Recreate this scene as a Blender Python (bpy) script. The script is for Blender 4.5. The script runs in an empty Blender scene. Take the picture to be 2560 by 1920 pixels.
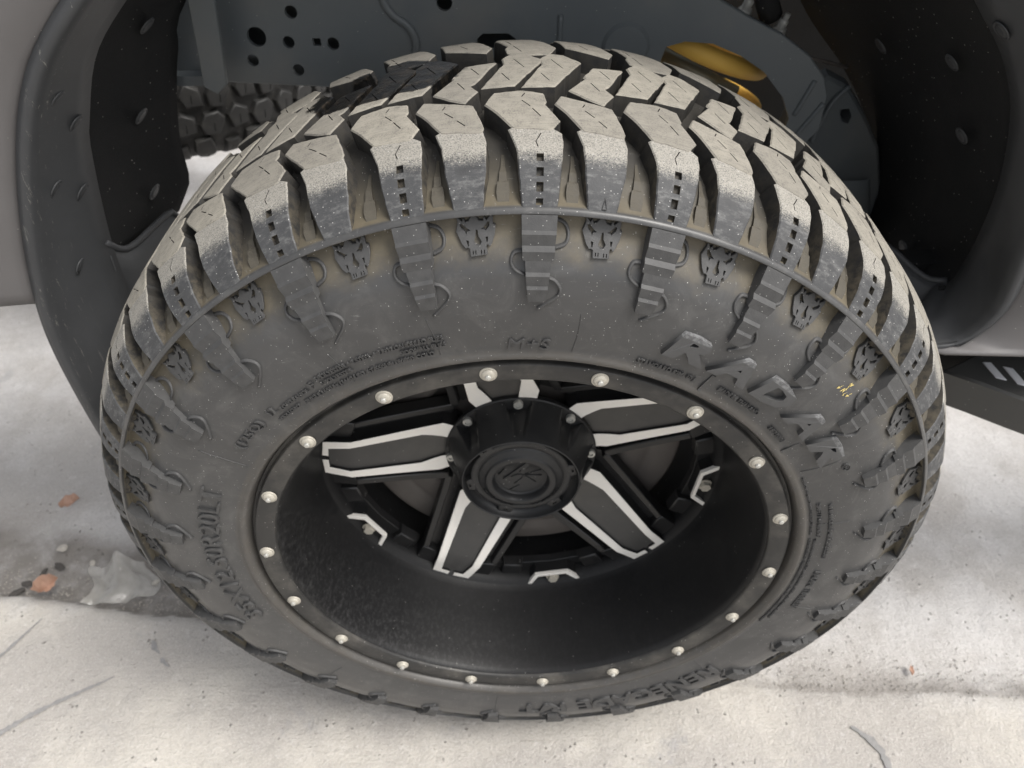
import bpy, bmesh, math, random
from mathutils import Vector, Matrix, noise
from mathutils.geometry import delaunay_2d_cdt
random.seed(7)
rad = math.radians
sc = bpy.context.scene
COL = sc.collection
ZC = 0.433                                   # axle height above the ground

# ------------------------------------------------------------------ camera, sky, sun, exposure
cam_d = bpy.data.cameras.new('camera'); cam = bpy.data.objects.new('camera', cam_d); COL.objects.link(cam)
cam.location = (-0.0026, -0.4469, 0.6452 + ZC)
cam.rotation_euler = (0.8375, 0.0086, 0.0034)
cam_d.sensor_width = 36.0; cam_d.lens = 1871.6 / 2560 * 36
cam_d.clip_start = 0.02; cam_d.clip_end = 400
cam_d.dof.use_dof = True; cam_d.dof.focus_distance = 0.56; cam_d.dof.aperture_fstop = 9.0
sc.camera = cam

SUN_EL, SUN_AZ = rad(58), rad(112)           # azimuth clockwise from +y: the sun stands to the right, on the viewer's side
w = bpy.data.worlds.new('World'); sc.world = w; w.use_nodes = True
wn = w.node_tree.nodes; wl = w.node_tree.links
sky = wn.new('ShaderNodeTexSky'); sky.sky_type = 'NISHITA'; sky.sun_disc = False
sky.sun_elevation = SUN_EL; sky.sun_rotation = SUN_AZ; sky.dust_density = 4.0; sky.air_density = 1.0
hs = wn.new('ShaderNodeHueSaturation'); hs.inputs['Saturation'].default_value = 0.22
bg = wn['Background']; bg.inputs['Strength'].default_value = 0.125
wl.new(sky.outputs[0], hs.inputs['Color']); wl.new(hs.outputs[0], bg.inputs['Color'])
sd = bpy.data.lights.new('sun', 'SUN'); sun = bpy.data.objects.new('sun', sd); COL.objects.link(sun)
sd.energy = 1.5; sd.angle = rad(26); sd.color = (1.0, 0.96, 0.90)
sv = Vector((math.sin(SUN_AZ) * math.cos(SUN_EL), math.cos(SUN_AZ) * math.cos(SUN_EL), math.sin(SUN_EL)))
sun.rotation_euler = sv.to_track_quat('Z', 'Y').to_euler(); sun.location = sv * 20
vs = sc.view_settings
vs.view_transform = 'Standard'; vs.look = 'None'; vs.gamma = 1.0; vs.use_curve_mapping = False
vs.exposure = 0.86

# ------------------------------------------------------------------ material helpers
class NT:
    def __init__(s, name):
        s.m = bpy.data.materials.new(name); s.m.use_nodes = True
        s.t = s.m.node_tree; s.n = s.t.nodes; s.l = s.t.links
        s.b = s.n['Principled BSDF']; s.out = s.n['Material Output']
    def new(s, typ, **kw):
        x = s.n.new(typ)
        for k, v in kw.items(): setattr(x, k, v)
        return x
    def put(s, sock, v):
        if hasattr(v, 'links') or isinstance(v, bpy.types.NodeSocket): s.l.new(v, sock)
        elif isinstance(v, (tuple, list)) and len(v) == 3 and sock.type == 'RGBA': sock.default_value = (*v, 1)
        else: sock.default_value = v
    def math(s, op, a, b=0.0, c=0.0, clamp=False):
        x = s.new('ShaderNodeMath', operation=op, use_clamp=clamp)
        s.put(x.inputs[0], a); s.put(x.inputs[1], b); s.put(x.inputs[2], c)
        return x.outputs[0]
    def noise(s, vec, scale, detail=4, rough=0.55, dist=0.0):
        x = s.new('ShaderNodeTexNoise'); s.put(x.inputs['Vector'], vec)
        x.inputs['Scale'].default_value = scale; x.inputs['Detail'].default_value = detail
        x.inputs['Roughness'].default_value = rough; x.inputs['Distortion'].default_value = dist
        return x.outputs['Fac']
    def vor(s, vec, scale, rnd=1.0):
        x = s.new('ShaderNodeTexVoronoi'); s.put(x.inputs['Vector'], vec)
        x.inputs['Scale'].default_value = scale; x.inputs['Randomness'].default_value = rnd
        return x
    def ramp(s, f, a, b, lo=0.0, hi=1.0):
        x = s.new('ShaderNodeMapRange'); x.interpolation_type = 'SMOOTHSTEP'
        s.put(x.inputs[0], f); s.put(x.inputs[1], a); s.put(x.inputs[2], b); s.put(x.inputs[3], lo); s.put(x.inputs[4], hi)
        return x.outputs[0]
    def mix(s, f, a, b):
        x = s.new('ShaderNodeMix', data_type='RGBA')
        s.put(x.inputs[0], f); s.put(x.inputs[6], a); s.put(x.inputs[7], b)
        return x.outputs[2]
    def coord(s, which='Object', scale=None, off=None):
        tc = s.new('ShaderNodeTexCoord'); o = tc.outputs[which]
        if scale is not None or off is not None:
            mp = s.new('ShaderNodeMapping'); s.l.new(o, mp.inputs[0])
            if scale: mp.inputs['Scale'].default_value = scale
            if off is not None: s.put(mp.inputs['Location'], off)
            o = mp.outputs[0]
        return o
    def world(s):
        g = s.new('ShaderNodeNewGeometry'); return g.outputs['Position']
    def sep(s, v):
        x = s.new('ShaderNodeSeparateXYZ'); s.put(x.inputs[0], v); return x.outputs
    def bump(s, h, strength=0.3, dist=0.001, normal=None):
        x = s.new('ShaderNodeBump'); s.put(x.inputs['Height'], h)
        x.inputs['Strength'].default_value = strength; x.inputs['Distance'].default_value = dist
        if normal is not None: s.put(x.inputs['Normal'], normal)
        s.l.new(x.outputs[0], s.b.inputs['Normal']); return x.outputs[0]
    def fin(s, col, rough=0.5, metal=0.0, spec=None):
        s.put(s.b.inputs['Base Color'], col); s.put(s.b.inputs['Roughness'], rough); s.put(s.b.inputs['Metallic'], metal)
        if spec is not None: s.put(s.b.inputs['Specular IOR Level'], spec)
        return s.m

def radius_of(n, v):
    X = n.sep(v)
    return n.math('SQRT', n.math('ADD', n.math('MULTIPLY', X[0], X[0]), n.math('MULTIPLY', X[2], X[2]))), X[1]

def black_patch_mask(n):
    """a black, smoother ellipse with a noisy edge on the inner tread, top left"""
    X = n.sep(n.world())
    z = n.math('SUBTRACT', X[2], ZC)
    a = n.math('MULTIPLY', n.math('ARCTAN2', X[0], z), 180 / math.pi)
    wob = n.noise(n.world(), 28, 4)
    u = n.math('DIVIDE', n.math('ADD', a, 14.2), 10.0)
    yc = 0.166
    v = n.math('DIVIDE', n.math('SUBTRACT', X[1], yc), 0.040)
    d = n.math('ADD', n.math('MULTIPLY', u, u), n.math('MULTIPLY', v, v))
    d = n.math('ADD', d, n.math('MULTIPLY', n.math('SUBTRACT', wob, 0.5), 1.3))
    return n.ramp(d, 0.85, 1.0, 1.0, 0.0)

def specks(n, vec, scale, thr, dens):
    v = n.vor(vec, scale)
    s = n.ramp(v.outputs['Distance'], thr * 0.6, thr, 1.0, 0.0)
    k = n.new('ShaderNodeSeparateColor'); n.l.new(v.outputs['Color'], k.inputs[0])
    return n.math('MULTIPLY', s, n.math('GREATER_THAN', k.outputs[0], 1 - dens))

def mat_tread(kind):
    n = NT('tread_' + kind)
    oi = n.new('ShaderNodeObjectInfo')
    off = n.new('ShaderNodeCombineXYZ'); n.l.new(n.math('MULTIPLY', oi.outputs['Random'], 37.0), off.inputs[0]); n.l.new(n.math('MULTIPLY', oi.outputs['Random'], 11.0), off.inputs[2])
    loc = n.coord('Object'); v = n.coord('Object', off=off.outputs[0])
    r, y = radius_of(n, loc)
    fine = n.noise(v, 900, 3, 0.7); mid = n.noise(v, 120, 5, 0.62); big = n.noise(v, 28, 3)
    rubber = n.mix(big, (0.015, 0.015, 0.0155), (0.032, 0.0315, 0.031))
    tan = n.mix(mid, (0.235, 0.216, 0.179), (0.37, 0.346, 0.294))
    brown = n.mix(mid, (0.050, 0.043, 0.031), (0.125, 0.107, 0.078))
    if kind == 'crown':
        f = n.ramp(n.math('ADD', n.math('MULTIPLY', fine, 0.75), n.math('MULTIPLY', mid, 0.35)), 0.36, 0.56, 0.25, 1.0)
        streak = n.noise(n.coord('Object', scale=(60, 900, 60), off=off.outputs[0]), 1.0, 3, 0.6)
        f = n.math('MULTIPLY', f, n.ramp(streak, 0.34, 0.50, 0.70, 1.0))
        f = n.math('MULTIPLY', f, n.ramp(big, 0.3, 0.6, 0.88, 1.0))
        f = n.math('MULTIPLY', f, n.ramp(oi.outputs['Random'], 0, 1, 0.72, 1.0))
        col = n.mix(f, (0.11, 0.105, 0.098), tan); ro = 0.85
    elif kind == 'flank':
        edge = n.math('ADD', y, n.math('ADD', n.math('MULTIPLY', n.math('SUBTRACT', mid, 0.5), 0.010), n.math('MULTIPLY', n.math('SUBTRACT', fine, 0.5), 0.022)))
        f = n.math('MULTIPLY', n.ramp(edge, 0.033, 0.045), n.ramp(fine, 0.34, 0.56, 0.35, 1.0))
        grey = n.mix(mid, (0.036, 0.037, 0.039), (0.074, 0.075, 0.077))
        sf = n.ramp(n.noise(n.coord('Object', scale=(90, 260, 90), off=off.outputs[0]), 1.0, 5, 0.75), 0.46, 0.70)
        grey = n.mix(n.math('MULTIPLY', sf, 0.7), grey, (0.165, 0.165, 0.162))
        grey = n.mix(n.ramp(big, 0.50, 0.72, 0.0, 0.6), grey, (0.036, 0.036, 0.037))
        col = n.mix(f, grey, n.mix(0.35, tan, (0.34, 0.332, 0.315)))
        col = n.mix(n.math('MULTIPLY', specks(n, v, 420, 0.20, 0.30), 0.7), col, (0.55, 0.54, 0.52)); ro = 0.6
    else:
        f = n.ramp(n.math('ADD', mid, n.math('MULTIPLY', fine, 0.25)), 0.42, 0.75)
        lowf = n.ramp(y, 0.060, 0.02, 0.22, 0.9)
        col = n.mix(n.math('MULTIPLY', f, lowf), rubber, brown); ro = 0.7  # block walls kept dark: groove shade is put into their colour
    g = black_patch_mask(n)
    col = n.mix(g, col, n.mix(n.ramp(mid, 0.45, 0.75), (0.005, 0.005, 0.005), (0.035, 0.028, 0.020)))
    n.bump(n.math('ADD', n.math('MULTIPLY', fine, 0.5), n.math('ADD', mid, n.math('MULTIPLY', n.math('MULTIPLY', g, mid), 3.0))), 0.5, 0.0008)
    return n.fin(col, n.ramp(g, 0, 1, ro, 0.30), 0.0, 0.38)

def mat_carcass():
    n = NT('tyre_rubber')
    v = n.coord('Object'); r, y = radius_of(n, v)
    big = n.noise(v, 9, 4); mid = n.noise(v, 60, 5, 0.6); fine = n.noise(v, 700, 3)
    base = n.mix(big, (0.038, 0.038, 0.0385), (0.074, 0.0735, 0.073))
    haze = n.ramp(n.noise(n.coord('Object', scale=(1, 1, 1)), 22, 6, 0.7, 1.2), 0.45, 0.75)
    base = n.mix(n.math('MULTIPLY', haze, 0.55), base, (0.118, 0.116, 0.112))
    dirt = n.mix(mid, (0.062, 0.052, 0.034), (0.165, 0.140, 0.096))
    rr = n.math('ADD', r, n.math('MULTIPLY', n.math('SUBTRACT', mid, 0.5), 0.03))
    d1 = n.math('MULTIPLY', n.ramp(rr, 0.352, 0.382), n.ramp(big, 0.25, 0.6, 0.65, 1.0))
    d1 = n.math('MULTIPLY', d1, n.math('SUBTRACT', 1.0, n.math('MULTIPLY', n.ramp(r, 0.3887, 0.3891), n.ramp(y, 0.0165, 0.0130)), clamp=True))
    bead = n.math('MULTIPLY', n.ramp(r, 0.284, 0.279), n.math('MULTIPLY', mid, 0.8))
    dirt = n.mix(n.ramp(y, 0.016, 0.045), dirt, n.mix(mid, (0.036, 0.032, 0.024), (0.085, 0.074, 0.054)))
    col = n.mix(d1, base, dirt)
    col = n.mix(bead, col, (0.085, 0.074, 0.060))
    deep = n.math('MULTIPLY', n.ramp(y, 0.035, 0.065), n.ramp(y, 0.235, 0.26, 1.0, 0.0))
    col = n.mix(n.math('MULTIPLY', deep, 0.88), col, (0.028, 0.026, 0.023))  # groove floors painted darker, as shade between the blocks
    scr = n.noise(n.coord('Object', scale=(420, 60, 110)), 1.0, 5, 0.75)
    scr2 = n.noise(n.coord('Object', scale=(90, 60, 480)), 1.0, 5, 0.75)
    col = n.mix(n.math('MULTIPLY', n.ramp(n.math('MAXIMUM', scr, scr2), 0.62, 0.74), 0.5), col, (0.24, 0.238, 0.23))
    col = n.mix(n.math('MULTIPLY', n.math('MAXIMUM', specks(n, v, 260, 0.13, 0.10), specks(n, v, 520, 0.17, 0.12)), 0.7), col, (0.60, 0.59, 0.56))
    g = black_patch_mask(n)
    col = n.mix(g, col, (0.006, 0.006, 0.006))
    n.bump(n.math('ADD', n.math('MULTIPLY', fine, 0.4), mid), 0.22, 0.0006)
    return n.fin(col, n.ramp(n.math('ADD', n.math('MULTIPLY', big, 0.6), n.math('MULTIPLY', d1, 0.4)), 0.25, 0.6, 0.36, 0.60), 0.0, 0.5)

def mat_relief():
    n = NT('tyre_relief'); v = n.coord('Object')
    mid = n.noise(v, 150, 4); fine = n.noise(v, 900, 3, 0.7)
    col = n.mix(mid, (0.038, 0.038, 0.039), (0.082, 0.0815, 0.0805))
    col = n.mix(n.math('MULTIPLY', specks(n, v, 380, 0.18, 0.2), 0.6), col, (0.5, 0.49, 0.47))
    n.bump(n.math('ADD', fine, mid), 0.3, 0.0005)
    return n.fin(col, 0.55, 0, 0.4)

def mat_scuffed():
    n = NT('scuffed_letter_rubber'); v = n.coord('Object'); r, y = radius_of(n, v)
    mid = n.noise(v, 260, 5, 0.7)
    f = n.math('MULTIPLY', n.ramp(r, 0.3212, 0.3225), n.ramp(mid, 0.40, 0.62, 0.2, 0.9))
    col = n.mix(f, n.mix(mid, (0.066, 0.066, 0.067), (0.090, 0.090, 0.090)), (0.20, 0.203, 0.206))
    n.bump(mid, 0.1, 0.0004)
    return n.fin(col, 0.55, 0, 0.4)

def mat_paint(name, c0, c1, rough, scale=40, spk=0.0, metal=0.0, bstr=0.1, dust=0.0, dscale=8, spec=0.5, wear=None):
    n = NT(name); v = n.coord('Object')
    a = n.noise(v, scale, 5, 0.6); f = n.noise(v, 800, 2)
    col = n.mix(a, c0, c1)
    if dust: col = n.mix(n.math('MULTIPLY', n.ramp(n.noise(v, dscale, 5, 0.65), 0.42, 0.75), dust), col, (0.20, 0.185, 0.16))
    if spk:
        col = n.mix(n.math('MULTIPLY', specks(n, v, 300, 0.17, spk), 0.7), col, (0.5, 0.49, 0.46))
    n.bump(n.math('ADD', a, f), bstr, 0.0006)
    return n.fin(col, n.ramp(a, 0.3, 0.7, rough - 0.06, rough + 0.08), metal, spec)

def mat_barrel():
    n = NT('barrel_black'); v = n.coord('Object'); X = n.sep(v)
    a = n.noise(v, 45, 5, 0.6)
    col = n.mix(a, (0.005, 0.005, 0.0055), (0.011, 0.011, 0.0114))
    st = n.ramp(n.noise(n.coord('Object', scale=(230, 150, 230)), 1.0, 6, 0.75), 0.42, 0.78)
    near = n.math('MULTIPLY', n.ramp(X[1], 0.125, 0.0), n.ramp(X[0], 0.06, -0.2))
    col = n.mix(n.math('MULTIPLY', st, n.math('ADD', n.math('MULTIPLY', near, 0.28), 0.05)), col, (0.12, 0.12, 0.12))
    col = n.mix(n.math('MULTIPLY', specks(n, v, 200, 0.12, 0.10), 0.6), col, (0.4, 0.39, 0.37))
    n.bump(a, 0.1, 0.0006)
    return n.fin(col, 0.5, 0.0, 0.32)

def mat_machined():
    n = NT('machined_face'); v = n.coord('Object')
    X = n.sep(v)
    a = n.noise(v, 500, 3, 0.7); b = n.noise(v, 20, 3)
    col = n.mix(a, (0.82, 0.79, 0.735), (0.92, 0.89, 0.83))
    col = n.mix(n.ramp(b, 0.35, 0.7), col, (0.88, 0.86, 0.81))
    n.bump(a, 0.12, 0.0003)
    return n.fin(col, 0.42, 0.08)

def mat_ground():
    n = NT('concrete'); v = n.world(); X = n.sep(v)
    att = n.new('ShaderNodeAttribute', attribute_name='dirt'); dirt = att.outputs['Fac']
    big = n.noise(v, 3.2, 6, 0.6); mid = n.noise(v, 22, 6, 0.65); fine = n.noise(v, 260, 4, 0.7)
    mp = n.new('ShaderNodeMapping'); n.l.new(v, mp.inputs[0]); mp.inputs['Rotation'].default_value = (0, 0, rad(-10)); mp.inputs['Scale'].default_value = (9, 170, 1)
    trow = n.noise(mp.outputs[0], 1.0, 5, 0.65)
    warm = n.mix(mid, (0.45, 0.418, 0.372), (0.60, 0.567, 0.515))
    cool = n.mix(mid, (0.45, 0.432, 0.418), (0.62, 0.602, 0.585))
    seam = n.math('SUBTRACT', X[1], n.math('ADD', n.math('MULTIPLY', X[0], -0.118), 0.115))
    col = n.mix(n.ramp(n.math('ADD', seam, n.math('MULTIPLY', n.math('SUBTRACT', mid, 0.5), 0.1)), -0.02, 0.06), warm, cool)
    col = n.mix(n.math('MULTIPLY', n.ramp(big, 0.40, 0.58), 0.8), col, (0.385, 0.36, 0.335))
    col = n.mix(n.math('MULTIPLY', n.ramp(trow, 0.58, 0.72), 0.15), col, (0.42, 0.40, 0.37))
    col = n.mix(n.math('MULTIPLY', n.ramp(fine, 0.50, 0.68), 0.5), col, (0.31, 0.295, 0.275))
    col = n.mix(n.math('MULTIPLY', n.ramp(n.noise(v, 420, 3, 0.7), 0.50, 0.70), 0.35), col, (0.74, 0.725, 0.70))
    pits = n.vor(v, 95); pf = n.math('MULTIPLY', n.ramp(pits.outputs['Distance'], 0.10, 0.22, 1.0, 0.0), n.ramp(mid, 0.52, 0.62))
    col = n.mix(n.math('MULTIPLY', pf, 0.5), col, (0.26, 0.24, 0.22))
    sp2 = n.math('MULTIPLY', specks(n, v, 150, 0.20, 0.10), n.ramp(big, 0.35, 0.6))
    col = n.mix(n.math('MULTIPLY', sp2, 0.55), col, (0.22, 0.205, 0.19))
    col = n.mix(n.math('MULTIPLY', n.ramp(n.noise(v, 70, 6, 0.75), 0.55, 0.72), 0.35), col, (0.72, 0.70, 0.68))
    stain = n.ramp(n.noise(v, 7.5, 7, 0.72, 0.6), 0.58, 0.72)
    col = n.mix(n.math('MULTIPLY', stain, 0.55), col, (0.33, 0.325, 0.33))
    dd = n.math('MULTIPLY', dirt, n.ramp(mid, 0.25, 0.6, 0.45, 1.0))
    col = n.mix(dd, col, n.mix(mid, (0.085, 0.077, 0.068), (0.23, 0.208, 0.185)))
    h = n.math('ADD', n.math('MULTIPLY', fine, 0.6), n.math('ADD', n.math('MULTIPLY', mid, 1.6), n.math('MULTIPLY', trow, 0.35)))
    h = n.math('SUBTRACT', h, n.math('MULTIPLY', pf, 0.9))
    n.bump(h, 1.0, 0.0042)
    return n.fin(col, n.ramp(dirt, 0.2, 0.8, 0.85, 0.6), 0, 0.3)

def mat_felt():
    n = NT('liner_felt'); v = n.coord('Object')
    f = n.noise(v, 600, 3, 0.8); a = n.noise(v, 14, 4)
    col = n.mix(f, (0.011, 0.0112, 0.0115), (0.030, 0.0303, 0.0305))
    col = n.mix(n.math('MULTIPLY', n.ramp(a, 0.4, 0.8), 0.35), col, (0.034, 0.033, 0.032))
    col = n.mix(n.math('MULTIPLY', specks(n, v, 170, 0.15, 0.22), 0.6), col, (0.40, 0.39, 0.36))
    n.bump(f, 0.5, 0.001)
    return n.fin(col, 0.95, 0, 0.15)

def mat_flare():
    n = NT('flare_plastic'); v = n.coord('Object'); X = n.sep(v)
    a = n.noise(v, 30, 5, 0.6); f = n.noise(v, 900, 2)
    col = n.mix(a, (0.040, 0.0415, 0.044), (0.060, 0.062, 0.065))
    sc_ = n.noise(n.coord('Object', scale=(260, 260, 26)), 1.0, 5, 0.75)
    edge = n.math('MULTIPLY', n.ramp(X[1], 0.215, 0.182), n.ramp(X[0], -0.2, -0.3))
    col = n.mix(n.math('MULTIPLY', n.ramp(sc_, 0.60, 0.68), n.math('MULTIPLY', edge, 0.6)), col, (0.24, 0.235, 0.21))
    n.bump(f, 0.2, 0.0004)
    return n.fin(col, 0.52, 0, 0.35)

M = {}
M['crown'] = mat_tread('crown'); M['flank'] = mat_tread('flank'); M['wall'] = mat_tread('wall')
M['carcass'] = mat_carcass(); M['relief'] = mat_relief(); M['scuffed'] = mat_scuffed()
M['eject'] = mat_paint('dusty_groove_rubber', (0.045, 0.040, 0.031), (0.105, 0.093, 0.071), 0.7, 160, bstr=0.3)
M['barrel'] = mat_barrel(); M['machined'] = mat_machined()
M['ring'] = mat_paint('ring_black', (0.019, 0.0188, 0.0186), (0.036, 0.0352, 0.034), 0.46, 30, spk=0.14, bstr=0.12, dust=0.35, dscale=18, spec=0.4)
M['spoke'] = mat_paint('spoke_satin_black', (0.009, 0.009, 0.0095), (0.019, 0.019, 0.0195), 0.36, 40, spk=0.04, bstr=0.05, dust=0.05, spec=0.45)
M['pocket'] = mat_paint('spoke_pocket_grey', (0.045, 0.044, 0.043), (0.070, 0.068, 0.065), 0.50, 60, spk=0.06, bstr=0.1, dust=0.2)
M['bolt'] = mat_paint('zinc_bolt', (0.36, 0.335, 0.285), (0.53, 0.50, 0.43), 0.46, 200, metal=0.15, bstr=0.1)
M['steel'] = mat_paint('bright_steel', (0.42, 0.42, 0.39), (0.60, 0.59, 0.55), 0.34, 200, metal=0.45, bstr=0.05)
M['cap'] = mat_paint('cap_black', (0.012, 0.0125, 0.0135), (0.024, 0.0245, 0.0255), 0.40, 60, spk=0.06, bstr=0.10, dust=0.06, spec=0.4)
M['drum'] = mat_paint('dusty_brake_metal', (0.062, 0.055, 0.050), (0.115, 0.102, 0.093), 0.65, 25, bstr=0.25, dust=0.3)
M['ground'] = mat_ground()
M['felt'] = mat_felt(); M['flare'] = mat_flare()
M['bumper'] = mat_paint('taupe_plastic', (0.112, 0.107, 0.107), (0.136, 0.130, 0.129), 0.55, 12, spk=0.03, bstr=0.15)
M['frame'] = mat_paint('frame_coating', (0.088, 0.102, 0.112), (0.135, 0.148, 0.150), 0.50, 10, spk=0.03, bstr=0.12, dust=0.35, dscale=7)
M['step'] = mat_paint('step_coating', (0.050, 0.050, 0.049), (0.075, 0.074, 0.070), 0.6, 60, spk=0.05, bstr=0.3)
M['spring'] = mat_paint('yellow_spring_paint', (0.88, 0.53, 0.09), (0.93, 0.58, 0.13), 0.6, 20, bstr=0.05)
M['rod'] = mat_paint('greenish_steel', (0.16, 0.17, 0.13), (0.25, 0.25, 0.20), 0.45, 30, metal=0.4)
M['whitepaint'] = mat_paint('white_sticker', (0.76, 0.76, 0.79), (0.84, 0.84, 0.86), 0.5, 60)
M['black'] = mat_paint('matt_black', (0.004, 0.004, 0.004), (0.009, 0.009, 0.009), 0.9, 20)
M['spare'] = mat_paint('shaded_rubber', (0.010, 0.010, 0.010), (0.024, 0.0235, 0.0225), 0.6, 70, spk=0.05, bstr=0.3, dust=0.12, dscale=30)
M['leaf'] = mat_paint('dry_leaf', (0.34, 0.20, 0.14), (0.50, 0.33, 0.25), 0.55, 90, bstr=0.3)
M['clod'] = mat_paint('dark_clod', (0.02, 0.018, 0.016), (0.09, 0.08, 0.07), 0.7, 120, bstr=0.5)
M['crack'] = mat_paint('dark_scrape', (0.14, 0.138, 0.138), (0.36, 0.35, 0.34), 0.8, 180, bstr=0.3)
M['pebble'] = mat_paint('pebble', (0.24, 0.22, 0.19), (0.50, 0.47, 0.42), 0.8, 120, bstr=0.4)
M['yellowmark'] = mat_paint('yellow_crayon', (0.55, 0.43, 0.14), (0.68, 0.55, 0.22), 0.7, 300, bstr=0.4)
def mat_wrap():
    n = NT('clear_wrapper'); v = n.coord('Object'); a = n.noise(v, 60, 4)
    col = n.mix(a, (0.34, 0.325, 0.29), (0.62, 0.60, 0.56))
    n.b.inputs['Alpha'].default_value = 0.5
    n.bump(a, 0.6, 0.004)
    return n.fin(col, 0.08, 0, 0.8)
M['wrap'] = mat_wrap()

# ------------------------------------------------------------------ mesh helpers
class MB:
    def __init__(s): s.v = []; s.f = []; s.mi = []; s.sm = []
    def vert(s, p): s.v.append(tuple(p)); return len(s.v) - 1
    def face(s, ix, mi=0, smooth=False): s.f.append(tuple(ix)); s.mi.append(mi); s.sm.append(smooth)
    def box(s, lo, hi, mi=0):
        i = [s.vert((x, y, z)) for x in (lo[0], hi[0]) for y in (lo[1], hi[1]) for z in (lo[2], hi[2])]
        for q in ((0, 1, 3, 2), (4, 6, 7, 5), (0, 4, 5, 1), (2, 3, 7, 6), (0, 2, 6, 4), (1, 5, 7, 3)): s.face([i[k] for k in q], mi)
    def mesh(s, name, mats):
        me = bpy.data.meshes.new(name); me.from_pydata(s.v, [], s.f)
        for m in mats: me.materials.append(m)
        me.polygons.foreach_set('material_index', s.mi); me.polygons.foreach_set('use_smooth', s.sm)
        me.update(); return me
def link(name, me, parent=None, loc=None, roty=None):
    o = bpy.data.objects.new(name, me); COL.objects.link(o)
    if parent is not None: o.parent = parent
    if loc is not None: o.location = loc
    if roty is not None: o.rotation_euler = (0, roty, 0)
    return o
def empty(name, loc=(0, 0, 0)):
    return link(name, None, None, loc)
def tag(o, label, cat, group=None, kind=None):
    o['label'] = label; o['category'] = cat
    if group: o['group'] = group
    return o
def polar(phi, r, y): return (r * math.sin(phi), y, r * math.cos(phi))
def lathe(mb, prof, seg=256, mi=0, smooth=True, flip=False):
    base = len(mb.v); n = len(prof)
    for i in range(seg):
        a = 2 * math.pi * i / seg
        for r, y in prof: mb.vert(polar(a, r, y))
    for i in range(seg):
        j = (i + 1) % seg
        for k in range(n - 1):
            q = [base + i * n + k, base + j * n + k, base + j * n + k + 1, base + i * n + k + 1]
            mb.face(q[::-1] if flip else q, mi, smooth)
def sub_outline(pts, step):
    out = []
    for i, p in enumerate(pts):
        q = pts[(i + 1) % len(pts)]; d = math.hypot(q[0] - p[0], q[1] - p[1]); k = max(1, int(math.ceil(d / step)))
        for j in range(k): out.append((p[0] + (q[0] - p[0]) * j / k, p[1] + (q[1] - p[1]) * j / k))
    return out
def area(p): return 0.5 * sum(p[i][0] * p[(i + 1) % len(p)][1] - p[(i + 1) % len(p)][0] * p[i][1] for i in range(len(p)))
def ccw(p): return p if area(p) > 0 else p[::-1]
def offset(p, d):
    """move a ccw outline outwards by d"""
    out = []; n = len(p)
    for i in range(n):
        a, b, c = Vector(p[i - 1]), Vector(p[i]), Vector(p[(i + 1) % n])
        e1 = (b - a); e2 = (c - b)
        if e1.length < 1e-9 or e2.length < 1e-9: out.append(tuple(b)); continue
        n1 = Vector((e1.y, -e1.x)).normalized(); n2 = Vector((e2.y, -e2.x)).normalized()
        m = n1 + n2
        if m.length < 1e-6: m = n1
        m.normalize(); k = d / max(0.45, m.dot(n1)); out.append((b.x + m.x * k, b.y + m.y * k))
    return out
def inside(pt, poly):
    x, y = pt; c = False; n = len(poly)
    for i in range(n):
        x1, y1 = poly[i]; x2, y2 = poly[i - 1]
        if (y1 > y) != (y2 > y) and x < (x2 - x1) * (y - y1) / (y2 - y1) + x1: c = not c
    return c
def fill(outer, holes, step):
    pts = [Vector(p) for p in outer]; edges = [(i, (i + 1) % len(outer)) for i in range(len(outer))]
    for h in holes:
        b = len(pts); pts += [Vector(p) for p in h]; edges += [(b + i, b + (i + 1) % len(h)) for i in range(len(h))]
    if step:
        xs = [p[0] for p in outer]; ys = [p[1] for p in outer]; inn = offset(outer, -step * 0.45)
        x = min(xs) + step / 2
        while x < max(xs):
            y = min(ys) + step / 2
            while y < max(ys):
                if inside((x, y), inn) and not any(inside((x, y), offset(ccw(list(h)), step * 0.35)) for h in holes): pts.append(Vector((x, y)))
                y += step
            x += step
    r = delaunay_2d_cdt(pts, edges, [], 1, 1e-7)
    V = [tuple(v) for v in r[0]]; F = []
    for f in r[2]:
        c = (sum(V[i][0] for i in f) / len(f), sum(V[i][1] for i in f) / len(f))
        if inside(c, outer) and not any(inside(c, h) for h in holes): F.append(f)
    return V, F
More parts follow.
